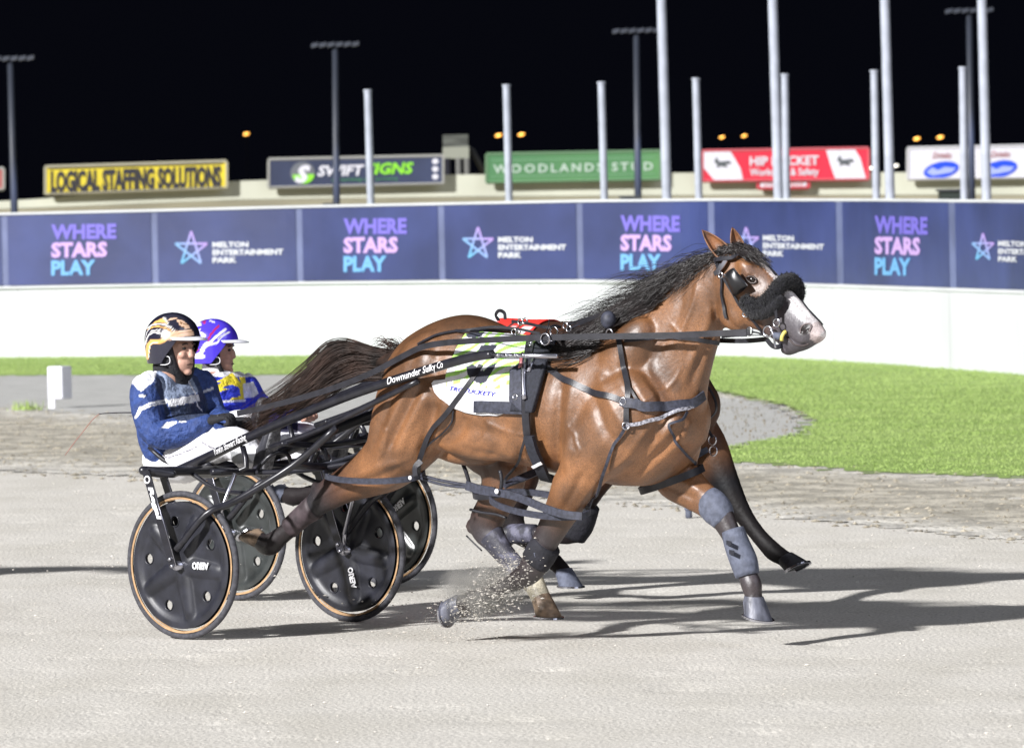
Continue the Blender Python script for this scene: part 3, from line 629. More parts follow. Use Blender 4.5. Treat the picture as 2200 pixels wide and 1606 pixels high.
legs=[
 ('hr',-.14,[(945,790,.22,.14,BR),(905,860,.24,.15,BR),(872,930,.205,.145,BR),(838,985,.155,.12,BR*1.1),(795,1015,.118,.09,BR),(745,1040,.088,.065,BRD),(700,1066,.075,.055,BK*1.5),(668,1094,.055,.042,BG*.6),(632,1128,.045,.038,BK*1.5),(602,1152,.047,.04,BK*1.5),(583,1168,.056,.045,BK*1.5),(570,1170,.05,.042,BK),(556,1158,.044,.04,BK)]),
 ('hl',.15,[(980,830,.22,.12,BR),(1040,930,.19,.12,BRD),(1080,1000,.13,.10,BRD),(1077,1045,.108,.085,BR*.7),(1060,1088,.088,.07,BRD),(1042,1128,.088,.055,BK*2),(1062,1163,.060,.045,BG),(1092,1198,.047,.04,BG),(1120,1224,.044,.038,BG),(1142,1246,.058,.05,CRM),(1153,1264,.052,.046,CRM),(1162,1284,.050,.047,CRM)]),
 ('fr',-.19,[(1375,850,.16,.09,BR),(1330,900,.20,.11,BR),(1270,970,.165,.11,BR),(1238,1030,.118,.09,BR*.9),(1212,1085,.092,.07,BR*.7),(1186,1135,.074,.058,BK*2.5),(1163,1178,.064,.052,BK*2),(1150,1208,.070,.055,BK*1.6),(1132,1232,.060,.048,BK*1.3),(1090,1256,.040,.034,BK*1.5),(1040,1276,.037,.034,BK*1.5),(1008,1290,.046,.04,BK*1.5),(985,1298,.04,.038,BK)]),
 ('fl',.16,[(1450,870,.16,.09,BR),(1440,960,.16,.11,BR),(1452,1018,.125,.09,BR),(1484,1050,.095,.07,BR),(1515,1074,.078,.06,BR*.8+BK*.4),(1540,1094,.072,.058,BK*2),(1562,1130,.055,.045,BK*2),(1582,1175,.045,.038,BG),(1600,1222,.043,.038,BG),(1614,1254,.052,.045,BK*3),(1618,1276,.042,.04,BK*2),(1621,1292,.044,.042,BK*2)])]
# muscles: gaskin tendon point, hock points, knees, buttock, scapula, triceps, pectoral, jowl
extra=[(1014,1130,.15,.035,.04,.025,0),(683,1050,-.14,.05,.03,.02,-.6),
 (1330,800,-.13,.30,.13,.10,.95),(1275,900,-.165,.22,.12,.105,-.5),(1425,900,-.08,.14,.17,.11,.6),(1380,975,-.02,.26,.12,.12,.4),(1460,905,.03,.10,.16,.12,0.9),
 (900,800,-.15,.24,.13,.09,.9),(850,880,-.19,.28,.11,.085,1.1),(930,880,-.17,.20,.12,.09,1.2),(1010,760,-.10,.18,.12,.10,0),
 (1573,668,-.05,.10,.08,.042,-.9),(1573,668,.05,.10,.08,.042,-.9),(1602,574,-.068,.05,.035,.03,-.7),(1602,574,.068,.05,.035,.03,-.7),
 (1700,748,0,.055,.030,.042,.25),(1732,708,-.045,.03,.03,.022,.5),
 (1085,940,-.13,.42,.11,.12,0.02),(1000,972,-.02,.20,.06,.09,-.1),(1255,985,-.20,.12,.09,.07,.9),
 (1410,965,.03,.17,.09,.08,-.45)]
def tocol(P,C,body):
    me=body.data; N=np.empty(len(me.vertices)*3); me.vertices.foreach_get('normal',N); N=N.reshape(-1,3)
    Q=SNZ(P); q=projm(P)
    headm=(q[:,0]>1540)&(q[:,1]<770)&(Q[:,0]>2.68)
    # blaze: stripe along the front of the face, both sides of the mid-line
    dirh=unit(HD*.66-Z3*.75); up=np.cross(LT,dirh); up=up*(1 if up@HD>0 else -1)
    al=np.clip((q[:,1]-540)/190,0,1); wid=.012+.036*al**1.5
    fl_=nearline(q,[(1596,536),(1660,578),(1710,630),(1768,706)],30); headm0=headm; headm=headm&fl_
    bl=headm&(np.abs(Q[:,1]-.004)<wid)&(N@up>.25)&(q[:,1]>548)
    C[bl]=WH
    bl2=headm&(np.abs(Q[:,1])<wid+.012)&(N@up>.2)&(q[:,1]>548)&~bl; C[bl2]=C[bl2]*.35+WH*.65
    headm=headm0; nose=headm&(np.linalg.norm(P-Wp(1751,713,-.0),axis=1)<.052)&(N@HD>.38); C[nose]=C[nose]*.2+np.array([.56,.46,.44])*.8
    eyem=headm&(np.linalg.norm(P-Wp(1616,600,-.09),axis=1)<.07); C[eyem]=C[eyem]*.55+np.array([.10,.075,.07])*.45
    # crest darker, forelock zone
    nst=headm&(Q[:,1]<0)&inpoly(q,[(1716,713),(1720,702),(1728,696),(1738,695),(1743,701),(1739,711),(1730,719),(1720,720)]); C[nst]=[.012,.006,.007]
    lip=headm&inpoly(q,[(1683,738),(1697,733),(1712,743),(1740,741),(1740,760),(1690,765)]); C[lip]=C[lip]*.6
    r=rng.random(len(C)); C*=(.93+.14*r)[:,None]
    return C
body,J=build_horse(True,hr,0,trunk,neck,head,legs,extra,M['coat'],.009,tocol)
def sculpt(o,strokes):
    me=o.data; P=coords(o); N=np.empty(len(P)*3); me.vertices.foreach_get('normal',N); N=N.reshape(-1,3); q=projm(P); D=np.zeros(len(P))
    face=np.clip((N@(-LT))*1.6,0,1)
    for amp,wd,line in strokes:
        L_=catmull(np.array(line,float),6); d=np.full(len(P),1e9); tt=np.zeros(len(P))
        for k_,(a,b) in enumerate(zip(L_[:-1],L_[1:])):
            t=np.clip(((q-a)@(b-a))/((b-a)@(b-a)),0,1); e=np.linalg.norm(q-(a+t[:,None]*(b-a)),axis=1); m_=e<d; d[m_]=e[m_]; tt[m_]=((k_+t)/(len(L_)-1))[m_]
        D+=amp*np.exp(-(d/wd)**2)*np.clip(np.sin(np.pi*np.clip(tt,.02,.98))*2.2,0,1)
    P+=N*(D*face)[:,None]; me.vertices.foreach_set('co',(P-ROOT[o.name]).ravel()); me.update()
sculpt(body,[
 (.012,13,[(925,840),(895,885),(870,940),(850,990)]),(-.012,9,[(905,820),(880,870),(850,930),(835,970)]),(.010,9,[(885,820),(860,865),(830,930),(812,985)]),(-.010,9,[(860,800),(835,870),(810,930),(790,985)]),
 (-.016,14,[(940,860),(925,900),(912,945),(905,985)]),(.014,14,[(960,850),(950,900),(935,950)]),(-.008,7,[(870,1000),(820,1022),(765,1040),(720,1056)]),(.008,8,[(880,985),(820,1002),(760,1026),(720,1046)]),
 (-.014,16,[(1000,720),(985,770),(975,800)]),(.010,14,[(1030,700),(1010,740)]),(-.010,14,[(880,760),(905,800),(930,830)]),(.012,18,[(940,720),(915,760),(890,800)]),
 (-.020,13,[(1208,800),(1200,860),(1196,930),(1198,990),(1205,1030)]),(.014,15,[(1232,810),(1225,870),(1220,940),(1224,990)]),
 (-.012,11,[(1262,820),(1282,870),(1300,920),(1330,965)]),(.012,13,[(1290,790),(1300,840),(1325,890),(1352,930)]),(-.010,10,[(1330,760),(1350,820),(1375,870),(1395,905)]),
 (.010,12,[(1385,770),(1405,830),(1430,880)]),(-.016,10,[(1492,885),(1455,935),(1405,985),(1345,1035)]),(.012,11,[(1470,880),(1430,930),(1380,970),(1320,1010)]),(-.014,9,[(1505,935),(1465,975),(1420,1008),(1385,1035)]),(.010,9,[(1500,955),(1470,990),(1435,1018)]),
 (-.010,8,[(1420,925),(1375,985),(1330,1030)]),(.009,8,[(1395,915),(1355,965),(1310,1015)]),
 (-.014,10,[(1540,705),(1520,740),(1498,790),(1480,840)]),(.010,9,[(1528,650),(1520,700),(1500,745),(1478,800)]),(-.008,8,[(1545,600),(1540,650),(1536,690)]),(.006,6,[(1500,600),(1490,650),(1470,700),(1448,760)]),(-.006,9,[(1470,620),(1455,680),(1425,740),(1400,790)]),
 (-.008,5,[(1556,640),(1562,680),(1580,704),(1605,712)]),(.006,7,[(1632,632),(1655,668),(1675,695)]),(-.006,6,[(1625,640),(1648,685),(1668,712)]),(.005,5,[(1600,590),(1614,586),(1630,594)]),(-.005,6,[(1604,612),(1622,616),(1636,608)]),
 (-.010,4.5,[(1684,722),(1696,728),(1708,737),(1722,742),(1738,737)]),(.006,5,[(1690,742),(1703,752),(1720,754)]),(-.013,6,[(1718,716),(1724,710),(1731,704),(1740,699)]),
 (-.009,9,[(1255,1010),(1230,1060),(1200,1110)]),(.008,8,[(1285,1030),(1255,1070),(1225,1120)]),(-.008,8,[(1400,1035),(1450,1052),(1500,1075)]),(.008,9,[(1420,1020),(1470,1035),(1515,1060)]),
 (.004,8,[(1060,880),(1040,940),(1010,975)]),(-.005,10,[(1090,890),(1075,950),(1045,990)]),(.005,9,[(1120,900),(1110,960),(1085,1005)]),(-.012,12,[(1000,890),(985,930),(950,960)]),(.010,12,[(1030,900),(1080,925),(1130,960),(1170,1000)]),(-.008,9,[(990,960),(1050,978),(1110,1000),(1160,1022)])])
for vn in ([(1030,893),(1060,915),(1100,928),(1140,935)],[(1215,905),(1240,950),(1238,1000),(1228,1040)],[(1465,780),(1440,830),(1400,850),(1370,890)],[(820,900),(830,940),(815,985),(790,1010)],[(1640,655),(1652,672),(1660,690),(1676,700)],[(1440,690),(1460,720),(1470,760)],[(1095,940),(1110,970),(1135,990)],[(1350,960),(1320,990),(1300,1040)],[(740,1035),(700,1062),(665,1085)]):
    sculpt(body,[(.0045,3.2,[(x+random.uniform(-3,3),y+random.uniform(-2,2)) for x,y in catmull(np.array(vn,float),3)])])
BV=bvh(body)
def hit(px,py,bv=None,off=.006,nfall=-.2):
    r=ray(px,py); r=unit(r); h=(bv or BV).ray_cast(Vector(CAMP),Vector(r))
    if h[0] is None: return None,None
    n=np.array(h[1]); 
    if n@r>0: n=-n
    return np.array(h[0])+n*off,n
def surf_strap(name,px,wd,m,parent,bv=None,th=.005,step=5,off=.004,mirror=False,nfall=-.2,width_end=None):
    P=catmull([(x,y) for x,y in px],8) if len(px)>2 else catmull([(x,y) for x,y in px],int(max(2,np.hypot(px[1][0]-px[0][0],px[1][1]-px[0][1])/step)))
    pts=[];ns=[]
    for x,y in P:
        p,n=hit(x,y,bv,off)
        if p is None or (pts and np.linalg.norm(p-pts[-1])>.16):
            if not pts: continue
            nn=((pts[-1]-O)@LT); p=Wp(x,y,nn); n=ns[-1]
        pts.append(p); ns.append(n)
    if len(pts)<2: return None
    ns=np.array(ns)
    for _ in range(3): ns[1:-1]=(ns[:-2]+ns[1:-1]+ns[2:])/3
    pts=np.array(pts)
    for _ in range(1): pts[1:-1]=(pts[:-2]+2*pts[1:-1]+pts[2:])/4
    mb=MB(); mb.add(*ribbon(pts,ns,wd,th))
    o=mb.build(name,m,parent,auto=40); return o
def free_strap(name,P,wd,m,parent,N=None,th=.004,k=6):
    P=catmull(P,k); N=np.tile(-LT if N is None else N,(len(P),1)); mb=MB(); mb.add(*ribbon(P,N,wd,th)); return mb.build(name,m,parent,auto=40)
# hooves
hoof('hoof',Wp(1164,1287,.15),unit(Wp(1171,1334,.15)-Wp(1164,1287,.15)),unit(Wp(1195,1347,.15)-Wp(1140,1322,.15)),M['hooft'],hr,h=.10)
hoof('hoof',Wp(1620,1290,.16),unit(Wp(1618,1335,.16)-Wp(1620,1290,.16)),unit(Wp(1652,1338,.16)-Wp(1588,1312,.16)),M['hoof'],hr,h=.085,r=.055)
hoof('hoof',Wp(985,1298,-.19),unit(Wp(950,1303,-.19)-Wp(985,1298,-.19)),unit(Wp(962,1340,-.19)-Wp(960,1275,-.19)),M['hoof'],hr,h=.08)
hoof('hoof',Wp(557,1160,-.14),unit(Wp(540,1135,-.14)-Wp(557,1160,-.14)),unit(Wp(525,1165,-.14)-Wp(562,1135,-.14)),M['hooft'],hr,h=.075,r=.048)
# ears
def ear(base,tip,wid,nrm,m,parent,dark=False):
    base,tip=np.array(base),np.array(tip); ax=tip-base; L_=np.linalg.norm(ax); ax=unit(ax); w_=unit(np.cross(ax,nrm)); nn=np.cross(w_,ax)
    v=[];f=[]; K=12; Mm=11
    for i in range(K+1):
        t=i/K; wd=wid*(math.sin(math.pi*(.28+.72*t))**.75)*(1 if t<.97 else .2); 
        for j in range(Mm):
            a=(j/(Mm-1)*2-1); v.append(base+ax*L_*t+w_*wd*math.sin(a*1.9)*.9-nn*wd*(math.cos(a*1.9))*.75+nn*.1*wd-nn*L_*.12*math.sin(t*2.6))
    for i in range(K):
        for j in range(Mm-1): a=i*Mm+j; f.append((a,a+1,a+Mm+1,a+Mm))
    o=mk('ear',v,f,m,parent); sm=o.modifiers.new('s','SOLIDIFY'); sm.thickness=.006; return o
M['ear']=mat('ear_coat',(.26,.11,.045),.5,col2=(.10,.05,.03),nscale=22,bump=.4,bscale=70)
fwd_up=unit(HD*.8-LT*.5+Z3*.2)
ear(Wp(1568,556,-.06),Wp(1507,492,-.085),.043,unit(-LT*.8+HD*.75),M['ear'],hr)
ear(Wp(1592,548,.06),Wp(1573,487,.06),.036,unit(-LT*.75+HD*.65),M['ear'],hr)
# eyes, nostril, mouth
for sg in(-1,1):
    c=Wp(1615,600,-.082) if sg<0 else Wp(1615,600,-.082)+LT*.164
    h_,n_=hit(1615,600) if sg<0 else (None,None)
    if h_ is not None: c=h_-n_*.014
    m=MB(); m.add(*ell(c,HD*.021,LT*.018,Z3*.018,14,10)); e=m.build('eye',M['eye'],hr)
    if sg<0 and h_ is not None:
        E1=[]; 
        for q in np.linspace(0,2*math.pi,20):
            p_,n2=hit(1615+11*math.cos(q)+.0,600+7.5*math.sin(q)+3*math.cos(q)); E1.append(p_ if p_ is not None else E1[-1])
        m=MB(); m.add(*tube(E1,.004,m=6)); m.build('eyelid',mat('eyelid',(.05,.035,.032),.4),e)
def surf_blob(name,pts,m,parent,off=.003,bv=None):
    P=[hit(x,y,bv,off)[0] for x,y in pts]; P=[p for p in P if p is not None]
    c=np.mean(P,0); 
    hc,nc=hit(np.mean([a for a,b in pts]),np.mean([b for a,b in pts]),bv,off); c=hc if hc is not None else c
    return mk(name,[c]+P,[(0,1+i,1+(i+1)%len(P)) for i in range(len(P))],m,parent)
rim=[hit(x,y,off=.002)[0] for x,y in [(1720,716),(1720,708),(1724,700),(1731,696),(1740,696),(1743,702),(1738,712)]]; rim=[p for p in rim if p is not None]
mb=MB(); mb.add(*tube(rim,.0036,m=6,k=3)); mb.build('nostril_rim',mat('nostril_skin',(.16,.125,.125),.5),hr)
ml_=[hit(x,y,off=.0)[0] for x,y in [(1690,724),(1698,731),(1706,739),(1716,742),(1728,742),(1738,738)]]; ml_=[p for p in ml_ if p is not None]
if len(ml_)>2: mb=MB(); mb.add(*tube(ml_,.0045,m=6,k=3)); mb.build('mouth_line',mat('mouth_dark',(.05,.035,.035),.6),hr)
# ---- strand hair
def strands(name,roots,fn,n,rad,m,parent,seg=9,sides=3):
    v=[];f=[]
    for _ in range(n):
        P=fn(); k=len(P); b0=len(v)
        rr=rad*random.uniform(.6,1.4)
        for i,p in enumerate(P):
            t=P[min(i+1,k-1)]-P[max(i-1,0)]; t=unit(t); a=unit(np.cross(t,LT)); b=np.cross(t,a); r=rr*(1-.75*(i/(k-1))**2)
            for j in range(sides): q=2*math.pi*j/sides; v.append(p+(a*math.cos(q)+b*math.sin(q))*r)
        for i in range(k-1):
            for j in range(sides): x=b0+i*sides+j;y=b0+i*sides+(j+1)%sides; f.append((x,y,y+sides,x+sides))
    o=mk(name,v,f,m,parent); return o
def spl(pts,seg=3): return catmull(np.array(pts),seg)
# tail: flows back from the dock, rises, falls towards the driver
def tailfn():
    u=random.random(); w_=random.gauss(0,1); e=random.gauss(0,1)
    # spread between top path (u=0) and bottom path (u=1)
    top=[(878,748),(845,752),(800,748),(745,735),(702,748),(660,790),(610,832),(560,862)]
    bot=[(878,775),(850,800),(820,812),(775,812),(725,832),(680,862),(625,892),(565,925)]
    ln=random.uniform(.62,1.05)-.12*(random.random()<.15); P=[]; fz=random.gauss(0,1)+.35*random.gauss(0,1); fn_=random.gauss(0,1)
    top=top+[(520,888)]; bot=bot+[(530,950)]; N_=len(top); 
    for i in range(N_):
        t=i/(N_-1); uu=min(1.25,max(-.08,u+.13*e*t))
        x=top[i][0]*(1-uu)+bot[i][0]*uu; y=top[i][1]*(1-uu)+bot[i][1]*uu
        x+=4*w_*t; y+=fz*t*9+(5*math.sin(t*8+u*6+e*.5))*t
        if random.random()<.0: pass
        P.append((x,y,.02+.06*fn_*t*(.4+t)+.03*math.sin(t*7+e)*t))
    k=max(4,int(N_*ln)); P=P[:k]
    return spl([Wp(*p) for p in P],3)
strands('tail',None,tailfn,1900,.0014,M['tailhair'],hr)
def tailfn2():
    x0=random.uniform(835,875); y0=742+random.uniform(0,14); P=[(x0,y0,0)]; h=random.uniform(8,26); L_=random.uniform(20,55)
    for i in range(1,5): t=i/4; P.append((x0-L_*t,y0-h*math.sin(t*2.4)+random.gauss(0,1.5)+6*t,random.gauss(0,.02)))
    return spl([Wp(*p) for p in P],3)
o_=strands('tail_wisps',None,tailfn2,60,.0016,M['tailhair'],hr)
# dock
mb=MB(); mb.add(*limb([Wp(900,752,0),Wp(872,760,0),Wp(845,772,.0),Wp(815,778,.01)],[.05,.045,.04,.02],[.05,.045,.04,.02],LT)); mb.build('tail_dock',M['tailhair'],hr)
crest=catmull([(1578,532),(1548,540),(1520,552),(1490,570),(1460,590),(1425,615),(1390,640),(1350,668),(1310,690),(1270,706),(1235,716)],6)
def manefn():
    i=int(random.random()**.9*(len(crest)-1)); x,y=crest[i]; t=i/len(crest)
    n=random.choice([-1,-1,1])*random.uniform(.0,.035)
    L_=random.uniform(60,165)*(1-.15*t); up=random.uniform(-.15,.30)*(1-t)**.5 if n<0.01 else random.uniform(0,.35)
    dn=random.uniform(.45,.72)
    y+=random.uniform(2,14); P=[(x,y,n)]
    for k_ in range(1,7):
        q=k_/6; P.append((x-L_*q*(1-.08*q),y+L_*(dn*q-up*math.sin(q*2.2))+random.gauss(0,2)*q+3*math.sin(q*7+i),n*(1+2*q)-.05*q*(n<0)+random.gauss(0,.008)))
    return spl([Wp(*p) for p in P],2)
strands('mane',None,manefn,2000,.0014,M['hair'],hr)
def wispfn():
    i=random.randrange(18,len(crest)-14); x,y=crest[i]; y+=6; L_=random.uniform(70,175); r=random.uniform(-.02,.42); ph=random.uniform(0,6)
    return spl([Wp(x-L_*q,y+L_*(r*q-.12*math.sin(q*3))+6*math.sin(q*5+ph)*q,-.03*q+.02*math.sin(ph)*q) for q in np.linspace(0,1,7)],2)
strands('mane_wisps',None,wispfn,430,.0009,M['hair'],hr)
def manefn2():   # long locks lying over the near side of the withers
    x=random.uniform(1270,1450); y=np.interp(x,[1270,1450],[704,604])+random.uniform(4,18+(1450-x)*.22); L_=random.uniform(70,150); P=[]
    for k_ in range(6):
        q=k_/5; xx=x-L_*q; yy=y+L_*(.42*q+.1*math.sin(q*3+x*.05))+random.gauss(0,2)*q; h,n=hit(xx,yy,off=.012+random.random()*.02)
        P.append(h if h is not None else Wp(xx,yy,-.1))
    for a in range(1,len(P)):
        if np.linalg.norm(P[a]-P[a-1])>.25: P=P[:a]; break
    if len(P)<3: P=[Wp(x,y,-.1),Wp(x-20,y+8,-.12),Wp(x-40,y+18,-.14)]
    return spl(P,2)
strands('mane_locks',None,manefn2,900,.0015,M['hair'],hr)
def forefn():
    x=random.uniform(1560,1600); y=random.uniform(522,545); n=random.uniform(-.05,.04); dx=random.uniform(-45,70); P=[]
    for k_ in range(5):
        q=k_/4; xx=x+dx*q; yy=y+ (12+abs(dx)*.55 if dx>0 else 22)*q-8*math.sin(q*2)+random.gauss(0,1.5)*q
        h,nn=hit(xx,yy,off=.012+random.random()*.02); P.append(h if h is not None else Wp(xx,yy,n))
    for a in range(1,len(P)):
        if np.linalg.norm(P[a]-P[a-1])>.14: P[a]=P[a-1]+unit(P[a]-P[a-1])*.05
    return spl(P,2)
strands('forelock',None,forefn,420,.0022,M['hair'],hr)
# ---- harness of the near horse
def ring_band(name,c,a,b,wd,m,parent,th=.006,nrm=None,k=48,arc=(0,2*math.pi)):
    # strap loop: ellipse c + a cos + b sin ; width direction perpendicular to both
    a=np.array(a);b=np.array(b); wv=unit(np.cross(a,b)); P=[c+a*math.cos(q)+b*math.sin(q) for q in np.linspace(*arc,k)]
    N=[unit(a*math.cos(q)/np.linalg.norm(a)+b*math.sin(q)/np.linalg.norm(b)) for q in np.linspace(*arc,k)]
    mb=MB(); mb.add(*ribbon(P,N,wd,th)); return mb.build(name,m,parent,auto=40)
# number cloth, painted on a grid
def coons(top,right,bottom,left,nu,nv):
    # all four as polylines: top & bottom run left->right, left & right run top->bottom
    def ev(P,t): 
        P=np.array(P,float); d=np.r_[0,np.cumsum(np.linalg.norm(np.diff(P,axis=0),axis=1))]; d/=d[-1]; return np.array([np.interp(t,d,P[:,0]),np.interp(t,d,P[:,1])])
    G=np.zeros((nv+1,nu+1,2))
    for i in range(nv+1):
        v_=i/nv
        for j in range(nu+1):
            u=j/nu; T=ev(top,u);B=ev(bottom,u);Lf=ev(left,v_);Rg=ev(right,v_)
            c=(1-u)*(1-v_)*np.array(top[0])+u*(1-v_)*np.array(top[-1])+(1-u)*v_*np.array(bottom[0])+u*v_*np.array(bottom[-1])
            G[i,j]=(1-v_)*T+v_*B+(1-u)*Lf+u*Rg-c
    return G
def surf_patch(name,G,m,parent,bv,off=.008,col=None,th=.004):
    nv,nu=G.shape[:2]; P=[];ok=[]
    for i in range(nv):
        for j in range(nu):
            p,n=hit(G[i,j,0],G[i,j,1],bv,off+.0*i); ok.append(p is not None); P.append(p if p is not None else np.zeros(3))
    P=np.array(P).reshape(nv,nu,3); ok=np.array(ok).reshape(nv,nu)
    med=np.median(SNZ(P[ok])[:,1]) if ok.any() else 0
    for i in range(nv):
        for j in range(nu):
            if not ok[i,j]: P[i,j]=Wp(*G[i,j],med)
    idx=lambda i,j:i*nu+j
    f=[(idx(i,j),idx(i,j+1),idx(i+1,j+1),idx(i+1,j)) for i in range(nv-1) for j in range(nu-1)]
    o=mk(name,P.reshape(-1,3),f,m,parent)
    s=o.modifiers.new('s','SOLIDIFY'); s.thickness=th; s.offset=0
    if col is not None: setcol(o,col(G.reshape(-1,2)))
    return o
def c5(x,y): return (920+x/7.3,680+y/7.3)
GL=[c5(*p) for p in [(600,290),(510,400),(440,520),(370,690),(300,900),(290,985),(110,1000),(75,1050)]]
GB=[c5(*p) for p in [(75,1050),(120,1180),(220,1300),(400,1420),(620,1500),(850,1545),(1100,1550),(1200,1520),(1340,1480)]]
GT=[c5(*p) for p in [(600,290),(850,265),(1100,285),(1300,300),(1500,320),(1700,350)]]
GR=[c5(*p) for p in [(1700,350),(1640,450),(1560,600),(1480,800),(1345,950),(1340,1480)]]
def clothcol(Q):
    C=np.tile([.74,.74,.78],(len(Q),1)); X=(Q[:,0]-920)*7.3; Y=(Q[:,1]-680)*7.3
    zone=(Y<1120+(X-600)*.05)&~((Y>960)&(X<300))
    st=np.sin((Y+X*.55+60*np.sin(X*.006+1))*2*math.pi/135); g=zone&(st>.15)&(X>250); C[g]=[.38,.70,.14]
    g2=zone&(Y>980)&(np.sin(X*.03)<-.2); C[g2]=[.74,.74,.78]
    P=np.stack([X,Y],1)
    for poly in ([(610,300),(700,270),(880,270),(830,330),(720,355),(640,340)],[(740,640),(840,470),(1090,470),(1000,620),(860,640)],[(620,800),(700,760),(780,790),(760,880),(830,850),(900,860),(960,790),(1100,740),(1020,880),(930,1040),(840,1060),(740,1020),(635,920)]):
        C[inpoly(P,poly)]=[.03,.033,.05]
    return C
cl=surf_patch('number_cloth',coons(GT,GR,GB,GL,110,90),M['cloth'],hr,BV,.010,clothcol)
BVC=bvh(cl)
def hit2(px,py,off):
    a,n=hit(px,py,BVC,off); b,n2=hit(px,py,BV,off+.012)
    if a is None: return b,n2
    if b is None: return a,n
    return (a,n) if np.linalg.norm(a-CAMP)<np.linalg.norm(b-CAMP) else (b,n2)
def surf_text(name,s,x,y,w_,h_,ang,m,parent,bold=.03,shear=0,off=.006,bv=None):
    v,f=text2d(s,bold=bold,shear=shear); v[:,0]*=w_/v[:,0].max(); v[:,1]*=h_; c,sn=math.cos(ang),math.sin(ang); P=[]
    for a,b in v:
        X=x+a*c-b*-sn*-1*-1 if False else x+a*c+(-b)*(-sn); Y=y+a*sn+(-b)*c
        p,_=hit2(X,Y,off) if bv is None else hit(X,Y,bv,off); P.append(p if p is not None else (P[-1] if P else Wp(X,Y,-.3)))
    return mkflat(name,P,f,m,parent)
surf_text('handwriting','TROTUCKETY',967,838,100,9,.14,M['ink'],cl,bold=.015,shear=.25)
# pads of the saddle
def pad(name,poly,m,parent,off,nu=14,nv=24,th=.014):
    (t0,t1,b1,b0)=poly; G=np.zeros((nv,nu,2))
    for i in range(nv):
        for j in range(nu):
            u=j/(nu-1);v_=i/(nv-1); G[i,j]=(1-v_)*((1-u)*np.array(t0)+u*np.array(t1))+v_*((1-u)*np.array(b0)+u*np.array(b1))
    o=surf_patch(name,G,m,parent,BV,off,None,th); return o
sd=pad('saddle_pad',(c5(1600,390),c5(2010,420),c5(1700,1500),c5(1345,1480)),M['pad'],hr,.022)
pad('saddle_flap',(c5(1640,700),c5(1920,760),c5(1700,1500),c5(1600,1500)),M['pad'],hr,.03,th=.02)
pad('saddle_edge',(c5(1340,900),c5(1520,760),c5(1540,1500),c5(1345,1330)),M['web'],hr,.032,th=.006)
pad('girth_pad',(c5(770,1315),c5(1620,1350),c5(1610,1530),c5(770,1490)),M['web'],hr,.024,th=.008)
def sring(x,y,r,par,th=.0035,off=.035):
    p,n=hit(x,y,BV,off); 
    if p is None: return
    a=unit(np.cross(n,Z3)); b=np.cross(n,a); mb=MB(); mb.add(*torus(p,a,b,r,th,20,6)); mb.build('ring',M['steel'],par)
for x,y in ((1640,530),(1860,515),(1440,1275),(1670,1280)): sring(*c5(x,y),.0125,sd)
surf_strap('girth',[(1147,700),(1143,760),(1140,830),(1140,895),(1146,945),(1160,985),(1182,1022)],.042,M['leather'],hr,off=.030,th=.008)
mb=MB(); a=hit(1139,785,BV,.05)[0]; b=hit(1142,860,BV,.05)[0]; mb.add(*tube([a,(a+b)/2+LT*-.008,b],.012,m=8,k=3)); mb.build('quick_release_post',M['chrome'],hr)
mb=MB(); a=hit(1158,780,BV,.045)[0]; b=hit(1148,808,BV,.045)[0]; mb.add(*tube([a,b],.010,m=8)); mb.build('snap_hook',M['chrome'],hr)
mb=MB(); a=hit(1134,775,BV,.055)[0]; b=hit(1132,802,BV,.055)[0]; mb.add(*ribbon([a,b],[-LT,-LT],.02,.004)); mb.build('buckle_plate',mat('red_plate',(.35,.12,.13),.4),hr)
surf_strap('girth_sleeve',[(1150,930),(1160,965),(1172,993),(1184,1018)],.055,M['pad'],hr,off=.038,th=.02)
surf_strap('girth_tape',[(1155,983),(1176,976)],.014,M['white'],hr,off=.062,th=.004)
surf_strap('hip_strap',[(1036,786),(1018,815),(990,852),(962,885),(938,915),(918,945),(905,972),(897,1000),(893,1020)],.024,M['leather'],hr,off=.012)
surf_strap('tie_cord',[(976,880),(972,905),(950,930),(925,950),(905,975)],.008,M['leather'],hr,off=.006)
surf_strap('breast_strap',[(1158,780),(1175,790),(1215,815),(1260,836),(1310,852),(1345,862)],.028,M['leather'],hr,off=.012)
surf_strap('breast_collar',[(1338,862),(1370,869),(1410,874),(1450,873),(1485,865),(1508,847)],.044,M['web'],hr,off=.012,th=.01)
surf_strap('neck_strap',[(1332,724),(1338,760),(1346,810),(1350,850),(1348,885),(1345,912)],.026,M['leather'],hr,off=.012)
surf_strap('neck_strap',[(1352,835),(1366,852),(1380,866)],.012,M['leather'],hr,off=.016)
surf_strap('rope_strap',[(1345,912),(1372,908),(1405,898),(1440,890),(1468,880),(1485,872)],.016,mat('frayed_rope',(.30,.30,.34),.9,noise=.7,nscale=90,bump=1,bscale=200,bdist=.004),hr,off=.014,th=.008)
surf_strap('hobble_hanger',[(1345,912),(1335,935),(1318,962),(1302,1000),(1285,1040),(1272,1072),(1262,1100)],.014,M['web'],hr,off=.014)
surf_strap('hobble_hanger',[(1472,885),(1462,900),(1440,912),(1441,925),(1455,950),(1472,972),(1486,988),(1490,1003)],.012,M['web'],hr,off=.014)
surf_strap('hobble_hanger',[(1140,900),(1133,938),(1120,975),(1104,1005),(1088,1024),(1084,1040)],.012,M['leather'],hr,off=.016)
for p in ((1345,912),(1343,862)): 
    q_,n=hit(*p,BV,.022); 
    if q_ is not None: mb=MB(); mb.add(*torus(q_,unit(np.cross(n,Z3)),Z3,.016,.004,16,6)); mb.build('ring',M['steel'],hr)
